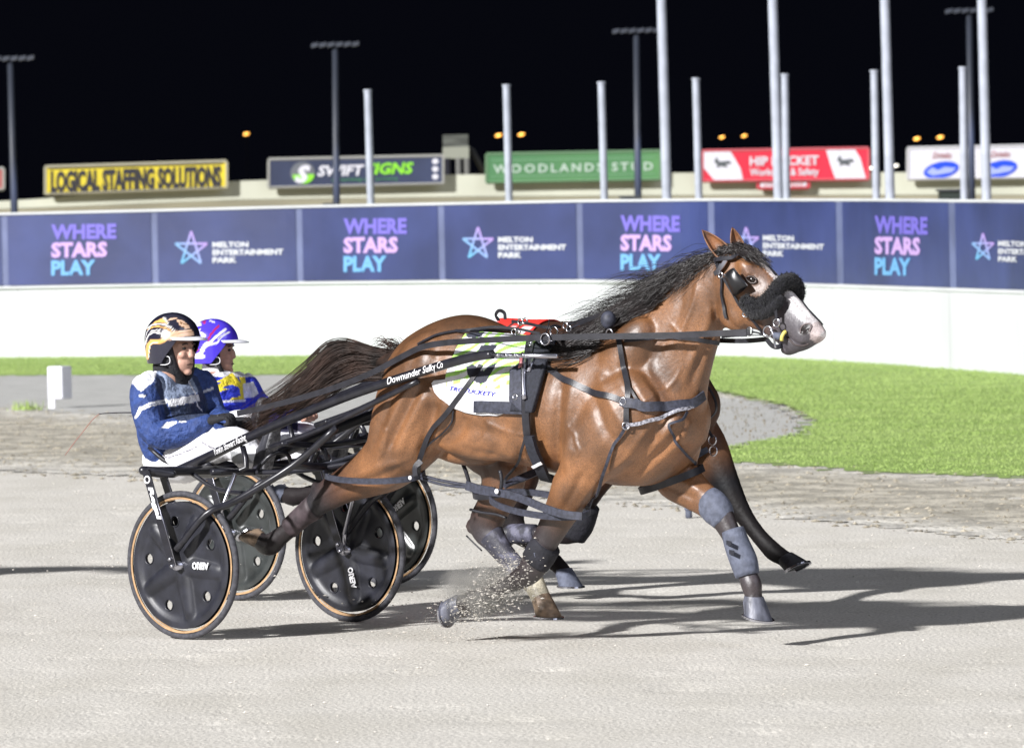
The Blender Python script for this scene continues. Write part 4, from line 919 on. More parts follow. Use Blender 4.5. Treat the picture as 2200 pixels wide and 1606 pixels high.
# hobbles (leg loops)
def leg_loop(name,x0,y0,x1,y1,n,ln,wd,sag=.0,m='web'):
    a=Wp(x0,y0,n);b=Wp(x1,y1,n); c=(a+b)/2; return ring_band(name,c-Z3*.0,(b-a)/2,-LT*ln+Z3*-.028+Z3*sag,wd,M[m],hr,th=.008,k=60)
h1=leg_loop('hobble_loop',706,1010,902,1022,-.15,.145,.028)
h2=leg_loop('hobble_loop',1062,1062,1258,1104,-.19,.135,.030)
h3=leg_loop('hobble_loop',1032,1052,1108,1050,.15,.12,.028,m='leather')
h4=leg_loop('hobble_loop',1386,1048,1500,1010,.14,.12,.034,m='leather')
def cord(name,pts,n,r,m,par=hr,mm=7): mb=MB(); mb.add(*tube([Wp(x,y,n) for x,y in pts],r,m=mm,k=4)); return mb.build(name,m,par)
cord('hobble_cord',[(905,1021),(940,1030),(975,1037),(1008,1042)],-.2,.008,M['web']); cord('hobble_cord',[(905,1027),(940,1038),(975,1044),(1008,1046)],-.2,.007,M['web'])
free_strap('hobble_connector',[Wp(1004,1042,-.22),Wp(1030,1050,-.23),Wp(1065,1056,-.25)],.042,M['web'],hr,th=.012)
free_strap('hobble_connector',[Wp(1062,1056,-.26),Wp(1110,1066,-.28),Wp(1175,1092,-.31),Wp(1215,1104,-.32),Wp(1252,1108,-.30)],.036,M['web'],hr,th=.01)
free_strap('hobble_connector',[Wp(1080,1046,-.1),Wp(1115,1030,-.0),Wp(1165,1008,.1)],.036,M['web'],hr,th=.01)
mb=MB(); mb.add(*ell(Wp(1067,1055,-.29),HD*.012,LT*.006,Z3*.012)); mb.build('rivet',M['white'],hr)
mb=MB(); mb.add(*ell(Wp(881,1026,-.31),HD*.010,LT*.006,Z3*.010)); mb.build('rivet',M['white'],hr)
cord('hobble_cord',[(1074,1010),(1078,1030),(1076,1052)],-.25,.009,M['leather'])
cord('hobble_cord',[(993,991),(1002,1015),(1008,1036)],.0,.010,M['bandage'])
free_strap('hobble_hook',[Wp(905,990,-.24),Wp(893,1003,-.26),Wp(893,1022,-.27)],.03,M['leather'],hr)
free_strap('loose_strap',[Wp(1512,820,.1),Wp(1532,850,.12),Wp(1538,880,.12),Wp(1524,900,.12),Wp(1520,918,.13),Wp(1530,940,.14)],.014,M['leather'],hr,N=HD)
for x,y,n in ((1530,945,.15),(1532,968,.15)): mb=MB(); mb.add(*torus(Wp(x,y,n),HD,Z3,.022,.004,20,6)); mb.build('ring',M['steel'],hr)
# reins and lines
def line3(name,pts,wd,m,parent,th=.003,k=6): return free_strap(name,[Wp(x,y,n) for x,y,n in pts],wd,m,parent,k=k,th=th)
line3('rein',[(1612,713,-.12),(1540,716,-.17),(1440,720,-.20),(1330,722,-.27),(1200,724,-.32),(1090,728,-.34),(1000,733,-.33),(950,737,-.31),(905,746,-.30),(860,768,-.28),(800,800,-.25),(720,832,-.2),(620,862,-.15),(510,888,-.10)],.028,M['leather'],hr)
line3('rein',[(1650,728,.08),(1600,732,.10),(1541,731,.10)],.022,M['leather'],hr)
surf_strap('rein',[(1540,735),(1500,728),(1460,724),(1420,724),(1380,727),(1345,732)],.020,M['leather'],hr,off=.012)
line3('tie_line',[(1640,720,-.1),(1400,718,-.22),(1250,719,-.28),(1150,722,-.30),(1000,713,-.18),(980,712,-.16)],.005,M['leather'],hr)
line3('check_rein',[(1540,540,-.02),(1500,556,-.03),(1460,578,-.03),(1400,618,-.04),(1340,655,-.04),(1280,678,-.03),(1222,696,-.02)],.014,M['leather'],hr)
line3('check_rein',[(1545,548,-.03),(1500,566,-.06),(1440,600,-.06),(1370,648,-.08),(1300,676,-.08),(1230,702,-.05),(1222,712,-.05)],.012,M['leather'],hr)
line3('crupper_strap',[(1160,716,-.03),(1110,706,-.06),(1060,702,-.10),(1000,709,-.16),(960,712,-.12),(900,738,-.05),(872,752,0)],.012,M['leather'],hr)
surf_strap('crupper_strap',[(1115,716),(1070,712),(1030,713),(990,713),(940,722),(900,742)],.012,M['leather'],hr,off=.008)
mb=MB(); mb.add(*torus(Wp(1190,712,-.12),HD,Z3,.022,.004,20,6)); tr=mb.build('terret_ring',M['steel'],hr)
mb=MB(); mb.add(*torus(Wp(1171,728,-.34),HD,Z3,.026,.004,20,6)); mb.build('terret_ring',M['steel'],hr)
line3('terret_strap',[(1180,690,-.1),(1178,705,-.2),(1172,720,-.33)],.02,M['leather'],hr)
free_strap('back_loop',[Wp(1072,688,.05),Wp(1066,676,.03),Wp(1073,667,.0),Wp(1084,672,-.02),Wp(1086,686,-.02)],.016,M['leather'],hr)
P_=[Wp(x,y,n) for x,y,n in [(1205,702,0),(1190,700,-.03),(1175,703,-.06),(1130,694,-.02),(1100,690,0)]]
free_strap('buckle_strap',P_,.014,M['leather'],hr)
for x,y,n in ((1128,690,-.02),(1118,691,-.02),(1215,700,-.06),(1222,706,-.1),(1104,712,-.12),(1112,716,-.16)): mb=MB(); mb.add(*torus(Wp(x,y,n),HD,Z3,.014,.0035,16,5)); mb.build('buckle',M['steel'],hr)
# woollen bobble on the mane
mb=MB(); mb.add(*ell(Wp(1307,687,-.17),HD*.036,LT*.034,Z3*.042,20,14)); mb.build('mane_bobble',M['web'],hr)
mb=MB(); mb.add(*torus(Wp(1309,715,-.22),HD,Z3,.018,.004,16,5)); mb.build('ring',M['steel'],hr)
# boots on the legs
M['boot2']=mat('dark_mottled_boot',(.035,.035,.05),.6,col2=(.13,.13,.18),nscale=16,ncontrast=(.5,.62),bump=.5,bscale=60,bdist=.006)
def sleeve(name,C,ra,rb,m,parent,mm=20): 
    mb=MB(); mb.add(*limb(C,ra,rb,LT,m=mm,k=4,cap=False)); o=mb.build(name,m,parent); return o
sleeve('knee_boot',[Wp(1518,1070,.16),Wp(1530,1083,.16),Wp(1545,1102,.16),Wp(1556,1122,.16)],[.066,.076,.074,.054],[.056,.066,.063,.048],M['boot'],hr)
sleeve('shin_boot',[Wp(1574,1138,.16),Wp(1584,1170,.16),Wp(1598,1205,.16),Wp(1606,1236,.16)],[.055,.062,.066,.058],[.05,.055,.058,.052],M['boot'],hr)
for y,x in ((1165,1566),(1185,1572)): free_strap('boot_strap',[Wp(x-4,y,.1),Wp(x+6,y+2,.07)],.02,M['pad'],hr)
sleeve('knee_boot',[Wp(1176,1168,-.19),Wp(1162,1188,-.19),Wp(1150,1206,-.19)],[.073,.078,.074],[.062,.065,.06],M['bandage'],hr)
m_=surf_blob('knee_patch',[(1150,1186),(1165,1183),(1182,1190),(1180,1202),(1170,1208),(1160,1205),(1152,1195)],M['boot'],hr,off=.016)
sleeve('tendon_boot',[Wp(1056,1150,.15),Wp(1075,1178,.15),Wp(1100,1207,.15),Wp(1124,1231,.15)],[.070,.056,.050,.048],[.050,.044,.041,.041],M['boot2'],hr)
sleeve('hock_boot',[Wp(676,1088,-.14),Wp(650,1108,-.14),Wp(622,1134,-.14)],[.064,.054,.052],[.048,.044,.044],mat('brown_grey_boot',(.055,.04,.045),.6,noise=.4),hr)
cord('hock_strap',[(1010,1094),(1035,1100),(1065,1104),(1088,1112)],.04,.007,M['leather'])
cord('boot_tie',[(1002,1150),(1020,1168),(1035,1182)],.13,.004,M['leather'])
# bridle
def c4(x,y): return (1500+x/5.354,480+y/5.354)
surf_strap('crown_strap',[c4(*p) for p in [(215,410),(235,470),(260,540),(270,590)]],.020,M['leather'],hr,off=.010)
surf_strap('throat_strap',[c4(*p) for p in [(280,600),(290,700),(285,800),(300,920),(310,1020),(330,1090)]],.013,M['leather'],hr,off=.008)
surf_strap('cheek_strap',[c4(*p) for p in [(310,630),(350,700),(420,810),(480,920),(560,1020),(640,1100),(740,1220),(790,1290)]],.012,M['leather'],hr,off=.009)
surf_strap('brow_band',[c4(*p) for p in [(230,440),(330,430),(430,420),(520,400),(600,370),(650,330)]],.020,M['leather'],hr,off=.022)
surf_strap('head_check',[c4(*p) for p in [(560,240),(650,290),(740,350),(820,420),(900,530),(930,580)]],.013,M['leather'],hr,off=.016)
surf_strap('head_check',[c4(*p) for p in [(620,380),(700,440),(780,500),(860,590),(890,620)]],.010,M['leather'],hr,off=.012)
surf_strap('nose_strap',[c4(*p) for p in [(1180,900),(1250,990),(1310,1060),(1380,1130),(1420,1180)]],.006,M['leather'],hr,off=.006)
for pts,w_ in (([(350,445),(300,520),(230,590)],.022),([(300,480),(250,590)],.014)): surf_strap('buckle_plate',[c4(*p) for p in pts],w_,M['chrome'],hr,off=.020)
for p in ((290,600),(565,1025)): 
    q_,n=hit(*c4(*p),BV,.018); mb=MB(); mb.add(*torus(q_,unit(np.cross(n,Z3)),Z3,.013,.004,16,6)); mb.build('ring',M['steel'],hr)
# blinker cup, stands out from the cheek
c0=[c4(340,600),c4(490,505),c4(590,725),c4(450,830)]
B=[hit(*c0[0],BV,.02)[0],hit(*c0[1],BV,.045)[0],hit(*c0[2],BV,.05)[0],hit(*c0[3],BV,.02)[0]]
v=[];f=[];K=8
for i in range(K+1):
    for j in range(K+1):
        u=i/K;w_=j/K; p=(1-u)*(1-w_)*B[0]+u*(1-w_)*B[1]+u*w_*B[2]+(1-u)*w_*B[3]; v.append(p-LT*.028*math.sin(math.pi*u)*math.sin(math.pi*w_)**.5)
f=[(i*(K+1)+j,i*(K+1)+j+1,(i+1)*(K+1)+j+1,(i+1)*(K+1)+j) for i in range(K) for j in range(K)]
bl=mk('blinker_cup',v,f,mat('blinker_leather',(.012,.012,.014),.35,noise=.3),hr); s=bl.modifiers.new('s','SOLIDIFY'); s.thickness=.007
mb=MB(); mb.add(*tube([B[1]-LT*.004,B[2]-LT*.004],.0035,m=6)); mb.build('blinker_rim',M['chrome'],bl)
# sheepskin noseband
RL=[c4(*p) for p in [(520,860),(600,930),(700,945),(790,880),(870,790),(960,690),(1060,660),(1120,720),(1140,800),(1130,880)]]
nn=[-.105,-.105,-.10,-.095,-.085,-.055,-.005,.04,.07,.08]
RP=[Wp(x,y,n) for (x,y),n in zip(RL,nn)]
def fuzzy(parts,name,vox,m,par,amp=.005):
    o=remeshed(name,parts,vox,m,par,2,.4); me=o.data; N=np.empty(len(me.vertices)*3); me.vertices.foreach_get('normal',N); N=N.reshape(-1,3); P=np.empty(len(me.vertices)*3); me.vertices.foreach_get('co',P); P=P.reshape(-1,3)
    P+=N*rng.uniform(-.3,1,(len(P),1))*amp; me.vertices.foreach_set('co',P.ravel()); me.update(); return o
RP2=[Wp(*c4(*p),n) for p,n in zip([(520,900),(600,1000),(700,1030),(800,1000),(900,920),(950,830)],[-.10,-.10,-.10,-.095,-.085,-.07])]
fz=fuzzy([tube(RP,[.025,.029,.029,.029,.029,.032,.035,.035,.032,.024],m=14,k=4),tube(RP2,[.02,.028,.030,.030,.028,.022],m=12,k=4)],'sheepskin_noseband',.006,M['fluff'],hr)
def furfn_factory(PP,rads):
    PP=catmull(PP,4); rr=np.interp(np.linspace(0,1,len(PP)),np.linspace(0,1,len(rads)),rads)
    def fn():
        i=random.randrange(1,len(PP)-1); t=unit(PP[i+1]-PP[i-1]); d=unit(rng.normal(0,1,3)); d=unit(d-t*(d@t)); c=PP[i]+t*random.uniform(-.01,.01)+d*rr[i]*.95; h=random.uniform(.006,.014)
        return np.array([c,c+d*h*.5+rng.normal(0,.002,3),c+d*h+rng.normal(0,.004,3)])
    return fn
strands('fleece_fibres',None,furfn_factory(RP,[.025,.029,.029,.029,.029,.032,.035,.035,.032,.024]),2600,.0011,M['fluff'],fz)
free_strap('bridle_hanger',[Wp(*c4(895,985),-.10),Wp(*c4(900,1040),-.098),Wp(*c4(905,1095),-.095)],.014,M['leather'],hr)
def tring(x,y,n,r,th=.004,name='ring',tilt=HD): mb=MB(); mb.add(*torus(Wp(*c4(x,y),n),tilt,Z3,r,th,24,6)); return mb.build(name,M['steel'],hr)
tring(900,1140,-.095,.017); tring(590,1240,-.10,.018)
tring(800,1240,-.085,.024,.0045,'bit_ring')
mb=MB(); mb.add(*tube([Wp(*c4(*p),-.085) for p in [(830,1200),(870,1290),(880,1370),(890,1430)]],.005,m=7,k=3)); mb.build('bit_shank',M['steel'],hr)
mb=MB(); mb.add(*tube([Wp(*c4(880,1290),-.075),Wp(*c4(930,1295),-.072),Wp(*c4(975,1300),-.065)],.017,m=10)); mb.build('bit_guard',M['boot'],hr)
mb=MB(); mb.add(*tube([Wp(*c4(960,1345),-.075),Wp(*c4(965,1300),-.078),Wp(*c4(990,1255),-.07),Wp(*c4(1005,1245),-.062)],.0085,m=8,k=3)); mb.build('bit_burr',M['yellow'],hr)
free_strap('chin_strap',[Wp(*c4(790,1330),-.07),Wp(*c4(850,1400),-.06),Wp(*c4(910,1420),-.05),Wp(*c4(975,1400),-.03)],.022,M['leather'],hr)
free_strap('rein_buckle',[Wp(*c4(270,1275),-.155),Wp(*c4(430,1262),-.14),Wp(*c4(560,1258),-.125)],.034,M['leather'],hr,th=.006)
free_strap('chin_strap',[Wp(*c4(620,1245),-.10),Wp(*c4(700,1260),-.095),Wp(*c4(790,1300),-.08)],.008,M['leather'],hr)
# ---- far horse
hf=thing('horse',LW(.1,2.17,0),'dark brown pacing horse almost hidden behind the bay, with red number cloth and black legs','horse')
sh=-1.57; tr2=[(s+sh,(max(t*.965-.030,1.43) if 1.2<s<2 else t*.965-.03),b*.98,w_*.95) for s,t,b,w_ in trunk]
N0=2.17
def sub(pts,c=None): return pts
neck2=[(1235,725,1420,930,.17,BRD),(1290,706,1480,870,.15,BRD),(1350,680,1500,815,.12,BRD),(1415,645,1520,762,.10,BRD),(1475,614,1542,712,.09,BRD),(1520,592,1560,690,.08,BRD)]
head2=[(1525,592,1556,680,.07,BRD),(1562,586,1580,698,.085,BRD),(1600,598,1606,700,.085,BRD),(1635,620,1634,704,.07,BRD),(1668,646,1658,712,.055,BRD),(1690,664,1676,720,.052,BRD),(1706,680,1690,718,.045,BRD)]
legs2=[
 ('hr',-.14,[(960,800,.20,.14,BRD),(930,880,.2,.14,BRD),(880,960,.15,.12,BRD),(830,1000,.11,.09,BRD),(770,1022,.085,.065,BK),(725,1038,.075,.055,BK),(690,1052,.05,.04,BK),(655,1062,.046,.04,BK),(630,1066,.055,.045,BK),(612,1062,.046,.04,BK)]),
 ('hl',.15,[(1080,830,.2,.12,BRD),(1110,940,.17,.12,BRD),(1118,1010,.12,.09,BRD),(1108,1060,.095,.08,BK),(1098,1100,.08,.06,BK),(1105,1135,.072,.05,BK),(1135,1160,.052,.042,BK),(1165,1185,.045,.04,BK),(1190,1205,.05,.043,BK),(1205,1220,.044,.04,BK),(1214,1232,.046,.044,BK)]),
 ('fr',-.19,[(1380,860,.16,.09,BRD),(1340,930,.16,.10,BRD),(1290,1000,.12,.09,BRD),(1262,1050,.095,.07,BK),(1245,1090,.078,.06,BK),(1232,1125,.078,.06,BK),(1222,1145,.06,.05,BK),(1180,1148,.042,.036,BK),(1130,1146,.040,.036,BG),(1100,1146,.048,.04,BG)]),
 ('fl',.16,[(1440,860,.14,.09,BR*.8),(1480,910,.135,.10,BR*.8),(1520,962,.115,.09,BR*.8),(1548,1015,.088,.07,BK*.6),(1572,1065,.072,.058,BK*.35),(1600,1110,.052,.044,BK*.35),(1632,1152,.046,.04,BK*.35),(1662,1184,.052,.045,BK*.35),(1684,1198,.044,.04,BK*.35),(1694,1203,.046,.044,BK*.35)])]
extra2=[(1240,1150,-.19,.04,.045,.04,0)]
body2,J2=build_horse(False,hf,N0,tr2,neck2,head2,legs2,extra2,M['darkcoat'],.014)
BV2=bvh(body2)
hoof('hoof',Wp(1213,1230,N0+.15),unit(Wp(1218,1262,N0+.15)-Wp(1213,1230,N0+.15)),unit(Wp(1252,1263,N0+.15)-Wp(1194,1256,N0+.15)),M['boot'],hf,h=.085)
hoof('hoof',Wp(1692,1202,N0+.16),unit(Wp(1715,1232,N0+.16)-Wp(1698,1204,N0+.16)),unit(Wp(1745,1208,N0+.16)-Wp(1692,1236,N0+.16)),M['hoofk'],hf,h=.075)
hoof('hoof',Wp(610,1062,N0-.14),unit(Wp(585,1040,N0-.14)-Wp(610,1062,N0-.14)),unit(Wp(580,1065,N0-.14)-Wp(605,1035,N0-.14)),M['boot'],hf,h=.075)
hoof('hoof',Wp(1098,1146,N0-.19),unit(Wp(1070,1150,N0-.19)-Wp(1098,1146,N0-.19)),unit(Wp(1075,1175,N0-.19)-Wp(1075,1130,N0-.19)),M['hoofk'],hf,h=.07)
sleeve('shin_boot',[Wp(1150,1147,N0-.19),Wp(1118,1146,N0-.19),Wp(1095,1146,N0-.19)],[.052,.052,.050],[.045,.046,.044],M['boot2'],hf)
sleeve('knee_boot',[Wp(1256,1080,N0-.19),Wp(1240,1120,N0-.19),Wp(1228,1150,N0-.19)],[.088,.098,.08],[.07,.075,.06],M['bandage'],hf)
def rb(px,py,n): return Wp(px,py,N0+n)
a,b=Wp(1492,992,N0+.16),Wp(1540,958,N0+.16); ring_band('hobble_loop',(a+b)/2,(b-a)/2*1.15,-LT*.12-Z3*.02,.03,M['web'],hf,th=.008)
strands('mane',None,lambda:(lambda x:spl([Wp(x-12*q,np.interp(x,[1260,1430],[716,690])+random.uniform(0,8)+q*q*2,N0-.03*q) for q in range(5)],2))(random.uniform(1260,1430)),150,.0025,M['hair'],hf)
# red cloth of the far horse (lies over its back, seen above the near horse)
def redcol(Q):
    C=np.tile([.75,.03,.02],(len(Q),1)); X=(Q[:,0]-920)*7.3; Y=(Q[:,1]-680)*7.3; P=np.stack([X,Y],1)
    C[X<1000+ (250-Y)*.45]=[.8,.8,.82]
    for a in (1180,1340): C[nearline(P,[(a,230),(a+80,150),(a+220,60)],14)]=[.03,.02,.02]
    C[inpoly(P,[(1220,220),(1320,140),(1360,170),(1340,210)])|inpoly(P,[(1380,230),(1500,160),(1620,180),(1560,230),(1420,260)])]=[.8,.8,.82]
    return C
sA=[SNZ(Wp(x,y,N0))[0] for x,y in ((1040,700),(1185,705))]
vs=[];fs=[];nu_=40;nv_=50
for i in range(nv_+1):
    for j in range(nu_+1):
        q=(i/nv_*2-1)*1.55; s_=sA[0]+(sA[1]-sA[0])*j/nu_+abs(q)*-.03; 
        h=BV2.ray_cast(Vector(LW(s_,N0,1.0)+ (LT*math.sin(q)+Z3*math.cos(q))*1.2),Vector(-(LT*math.sin(q)+Z3*math.cos(q))))
        vs.append(np.array(h[0])+np.array(h[1])*.012 if h[0] is not None else LW(s_,N0+.3*math.sin(q),1.0+.4*math.cos(q)))
fs=[(i*(nu_+1)+j,i*(nu_+1)+j+1,(i+1)*(nu_+1)+j+1,(i+1)*(nu_+1)+j) for i in range(nv_) for j in range(nu_)]
rc=mk('number_cloth',vs,fs,M['cloth'],hf); sm=rc.modifiers.new('s','SOLIDIFY'); sm.thickness=.006; setcol(rc,redcol(projm(np.array(vs))))
# ================================================================== SULKIES
def c3(x,y): return (250+x/4.016,660+y/4.016)
def c6(x,y): return (260+x/5.947,960+y/5.947)
WR=.352
def wheel(root,s0,n,disc,side,txt,rot,trans=False):
    c=LW(s0,n,WR); A=HD;B=Z3; out=-LT*side
    def P(r,a,o): return c+(A*math.cos(a)+B*math.sin(a))*r+out*o
    m=MB(); m.add(*torus(c,A,B,WR-.014,.015,72,10)); w_=m.build('wheel',M['tyre'],root)
    # sidewall band, both faces
    K=72
    for sg in(-1,1):
        v=[];f=[]
        for i in range(K):
            a=2*math.pi*i/K; v+=[P(WR-.029,a,.0135*sg),P(WR-.039,a,.0125*sg)]
        for i in range(K): a=2*i;b=2*((i+1)%K); f.append((a,a+1,b+1,b))
        mk('sidewall',v,f,M['tan'],w_)
    # disc: ring rows with raised five-arm star, five holes
    nr=26;na=200; v=[];f=[]; holes=[(WR*.60,rot+2*math.pi*(k+.5)/5) for k in range(5)]
    for sg in(1,-1):
        b0=len(v)
        for i in range(nr+1):
            r=.012+(WR-.05-.012)*i/nr
            for j in range(na):
                a=2*math.pi*j/na; rr=r/WR
                k=round((a-rot)/(2*math.pi/5)); d=abs(a-rot-k*2*math.pi/5)*r
                arm=max(0,1-(d/(.028+.03*(1-rr)))**2)**.8 if rr<.80 else 0
                rim=1/(1+math.exp(-(rr-.74)*60)); hub=1/(1+math.exp((rr-.20)*40))
                h=.006+.016*max(arm*(1-max(0,(rr-.66)/.2)),rim*.8*(1-max(0,(rr-.8))*4),hub)
                v.append(P(r,a,h*sg))
        for i in range(nr):
            for j in range(na):
                r=.012+(WR-.062)*(i+.5)/nr; a=2*math.pi*(j+.5)/na
                if any((r*math.cos(a)-hr_*math.cos(ha))**2+(r*math.sin(a)-hr_*math.sin(ha))**2<.026**2 for hr_,ha in holes): continue
                q=b0+i*na+j; q2=b0+i*na+(j+1)%na; f.append((q,q2,q2+na,q+na))
    dk=mk('disc',v,f,disc,w_)
    for k,(hr_,ha) in enumerate(holes):
        cc=P(hr_,ha,0); m=MB(); 
        vv=[];ff=[]; K2=28
        for i in range(K2):
            a=2*math.pi*i/K2; d=(A*math.cos(a)+B*math.sin(a)); vv+=[cc+d*.0255+out*.011,cc+d*.0285+out*.0095,cc+d*.0285-out*.0095,cc+d*.0255-out*.011]
        for i in range(K2):
            for j in range(4): a=i*4+j;b=i*4+(j+1)%4;e=((i+1)%K2)*4; ff.append((a,b,e+(j+1)%4,e+j))
        mk('hole_rim',vv,ff,disc,dk)
    m=MB(); m.add(*tube([c-out*.05,c+out*.055],.022,m=16)); m.build('hub',M['chrome'],w_)
    if txt:
        v2,f2=text2d(txt,bold=.06); ang=rot+.12
        wl_=.105; v2[:,0]*=wl_/v2[:,0].max(); v2[:,1]*=.032
        Pp=[]
        for a,b in v2:
            x=.085+ (wl_-a); y=.016-b   
            rx=x*math.cos(ang)-y*math.sin(ang); ry=x*math.sin(ang)+y*math.cos(ang); Pp.append(c+A*rx+B*ry+out*.030)
        mk('lettering',Pp,f2,M['white'],dk,smooth=False)
    return w_
def sulky(near,ds,dn,label,disc,loc_):
    S=lambda s,n,z: LW(s+ds,n+dn,z)
    r=thing('sulky',S(0,0,0),label,'sulky')
    wheel(r,ds,dn-.61,disc,1,'AERIO' if near else None,-.12); wheel(r,ds,dn+.61,disc,1,'AERIO',-1.45 if near else .5)
    for sg in(-1,1):
        top=S(-.17,.61*sg-.0,.80); hb=S(.0,.61*sg,WR)
        for o_,nm in ((-.055,'fork_arm'),(.055,'fork_arm')):
            a=top+LT*o_;b=hb+LT*o_*1.15; mb=MB(); mb.add(*ribbon([a,a+(b-a)*.5,b],[ -LT]*3,.040,.012)); fa=mb.build(nm,M['frame'],r,auto=40)
            mb=MB(); e=HD*.020; mb.add(*tube([a+e-LT*.008,b+e-LT*.008],.0035,m=6)); mb.build('edge_strip',M['chrome'],fa)
            if o_<0 and sg<0 and near:
                v2,f2=text2d('Regal',bold=.07,shear=.2); v2[:,0]*=.17/v2[:,0].max(); v2[:,1]*=.026; t=unit(b-a); q=np.cross(LT,t); q=q if q@HD>0 else -q
                mk('lettering',[a+t*(.08+x)-q*(.008-y*1)+-LT*.0135 for x,y in v2],f2,M['white'],fa,smooth=False)
                mb=MB(); mb.add(*torus(a+t*.045-LT*.014,q,t,.016,.004,20,5)); mb.build('emblem',M['white'],fa)
            for k_ in(.0,.035): mb=MB(); mb.add(*tube([b-unit(b-a)*k_-LT*.006*(1 if o_<0 else -1),b-unit(b-a)*k_-LT*.022*(1 if o_<0 else -1)],.009,m=10)); mb.build('bolt',M['chrome'],fa)
        mb=MB(); mb.add(*limb([S(-.20,.61*sg-.05,.80),S(-.15,.61*sg,.79),S(-.1,.61*sg+.05,.78)],[.022,.026,.020],[.022,.022,.022],LT)); mb.build('fork_crown',M['frame'],r)
        # stays from axle end forward and up to the shaft
        mb=MB(); mb.add(*tube([S(.03,.61*sg-.075*1,.43),S(.20,.60*sg-.06,.60),S(.30,.56*sg,.66),S(.52,.40*sg,.82),S(.75,.345*sg,1.0)],.017,m=10,k=4)); mb.build('stay',M['frame'],r)
        mb=MB(); mb.add(*tube([S(.06,.5*sg,.44),S(.14,.48*sg,.62),S(.20,.45*sg,.78)],.010,m=8)); mb.add(*tube([S(.06,.5*sg,.44),S(.0,.57*sg,WR)],.010,m=8)); mb.build('inner_stay',M['chrome'],r)
        # shafts
        sp=[(-.38,.25,.765),(-.13,.28,.845),(.21,.30,.965),(.66,.32,1.105),(.97,.335,1.19),(1.44,.36,1.30),(1.62,.365,1.335),(1.72,.365,1.345)]
        P=[S(s,n*sg,z) for s,n,z in sp]; mb=MB(); mb.add(*tube(P,[.024,.024,.024,.023,.023,.022,.021],m=12,k=5)); sh_=mb.build('shaft',M['frame'],r)
        mb=MB(); mb.add(*tube([S(1.70,.365*sg,1.343),S(2.10,.365*sg,1.338)],[.011,.011],m=10)); tip=mb.build('shaft_tip',M['chrome'],sh_)
        for k_ in range(4): mb=MB(); c=S(1.76+.05*k_,.365*sg,1.342); mb.add(*tube([c-LT*.018,c+LT*.018],.009,m=8)); mb.build('peg',M['chrome'],tip)
        P2=[S(.30,.30*sg,.90),S(.62,.31*sg,.99),S(.97,.32*sg,1.12),S(1.25,.34*sg,1.22)]; mb=MB(); mb.add(*tube(P2,.014,m=10,k=4)); mb.build('brace_tube',M['frame'],r)
        mb=MB(); mb.add(*tube([S(.10,.28*sg,.90),S(.14,.30*sg,.80),S(.05,.33*sg,.78)],.014,m=8,k=2)); mb.build('seat_stay',M['frame'],r)
        # stirrups
        mb=MB(); mb.add(*tube([S(.12,.20*sg,.79),S(.19,.17*sg,.86),S(.22,.10*sg,.86),S(.22,.06*sg,.80)],.010,m=8,k=3)); mb.build('stirrup',M['frame'],r)
        if near and sg<0:
            CP=catmull(P,8)
            def ctext(s_,t0,t1,h):
                v2,f2=text2d(s_,bold=.012,shear=.3); v2[:,0]/=v2[:,0].max(); o_=[]
                i0=np.argmin(abs(SNZ(CP)[:,0]-t0)); i1=np.argmin(abs(SNZ(CP)[:,0]-t1))
                for x,y in v2:
                    g=i0+(i1-i0)*x; i=int(min(g,len(CP)-2)); p=CP[i]+(CP[i+1]-CP[i])*(g-i); t=unit(CP[i+1]-CP[i]); u=unit(np.cross(t,-LT)); u=u if u[2]>0 else -u
                    yy=(y-.42)*h; o_.append(p+u*yy-LT*math.sqrt(max(.0285**2-yy**2,1e-6)))
                mk('lettering',o_,f2,M['white'],sh_,smooth=False)
            ctext('Yonkin Stewart Racing',-.06,.18,.032) ; ctext('Downunder Sulky Co',1.08,1.43,.032)
    for nm,a,b,rr in (('cross_tube',S(-.17,-.66,.795),S(-.17,.66,.795),.024),('cross_tube',S(.10,-.50,.79),S(.10,.50,.79),.017),('cross_tube',S(.52,-.40,.82),S(.52,.40,.82),.018),('cross_tube',S(.40,-.34,.92),S(.40,.34,.92),.014)):
        c=(a+b)/2; mb=MB(); mb.add(*tube([a,c-Z3*.02,b],rr,m=10,k=4)); mb.build(nm,M['frame'],r)
    for sg in(-1,1):
        mb=MB(); mb.add(*tube([S(-.17,.18*sg,.79),S(.10,.20*sg,.77),S(.52,.16*sg,.80),S(.85,.12*sg,.86)],.014,m=8,k=3)); mb.build('floor_rail',M['frame'],r)
        mb=MB(); mb.add(*tube([S(-.2,.35*sg,.79),S(.0,.36*sg,.70),S(.25,.40*sg,.68),S(.3,.52*sg,.66)],.012,m=8,k=3)); mb.build('floor_rail',M['frame'],r)
    # seat dish
    v=[];f=[]; nu,nv=14,12
    for i in range(nu+1):
        for j in range(nv+1):
            u=i/nu*2-1;w_=j/nv; v.append(S(-.58+.36*w_,.19*u*(1-.15*w_),.775+.05*abs(u)**3+.07*(1-w_)**3-.03*math.sin(w_*3)))
    f=[(i*(nv+1)+j,i*(nv+1)+j+1,(i+1)*(nv+1)+j+1,(i+1)*(nv+1)+j) for i in range(nu) for j in range(nv)]
    st=mk('seat',v,f,M['leather'],r); s=st.modifiers.new('s','SOLIDIFY'); s.thickness=.02
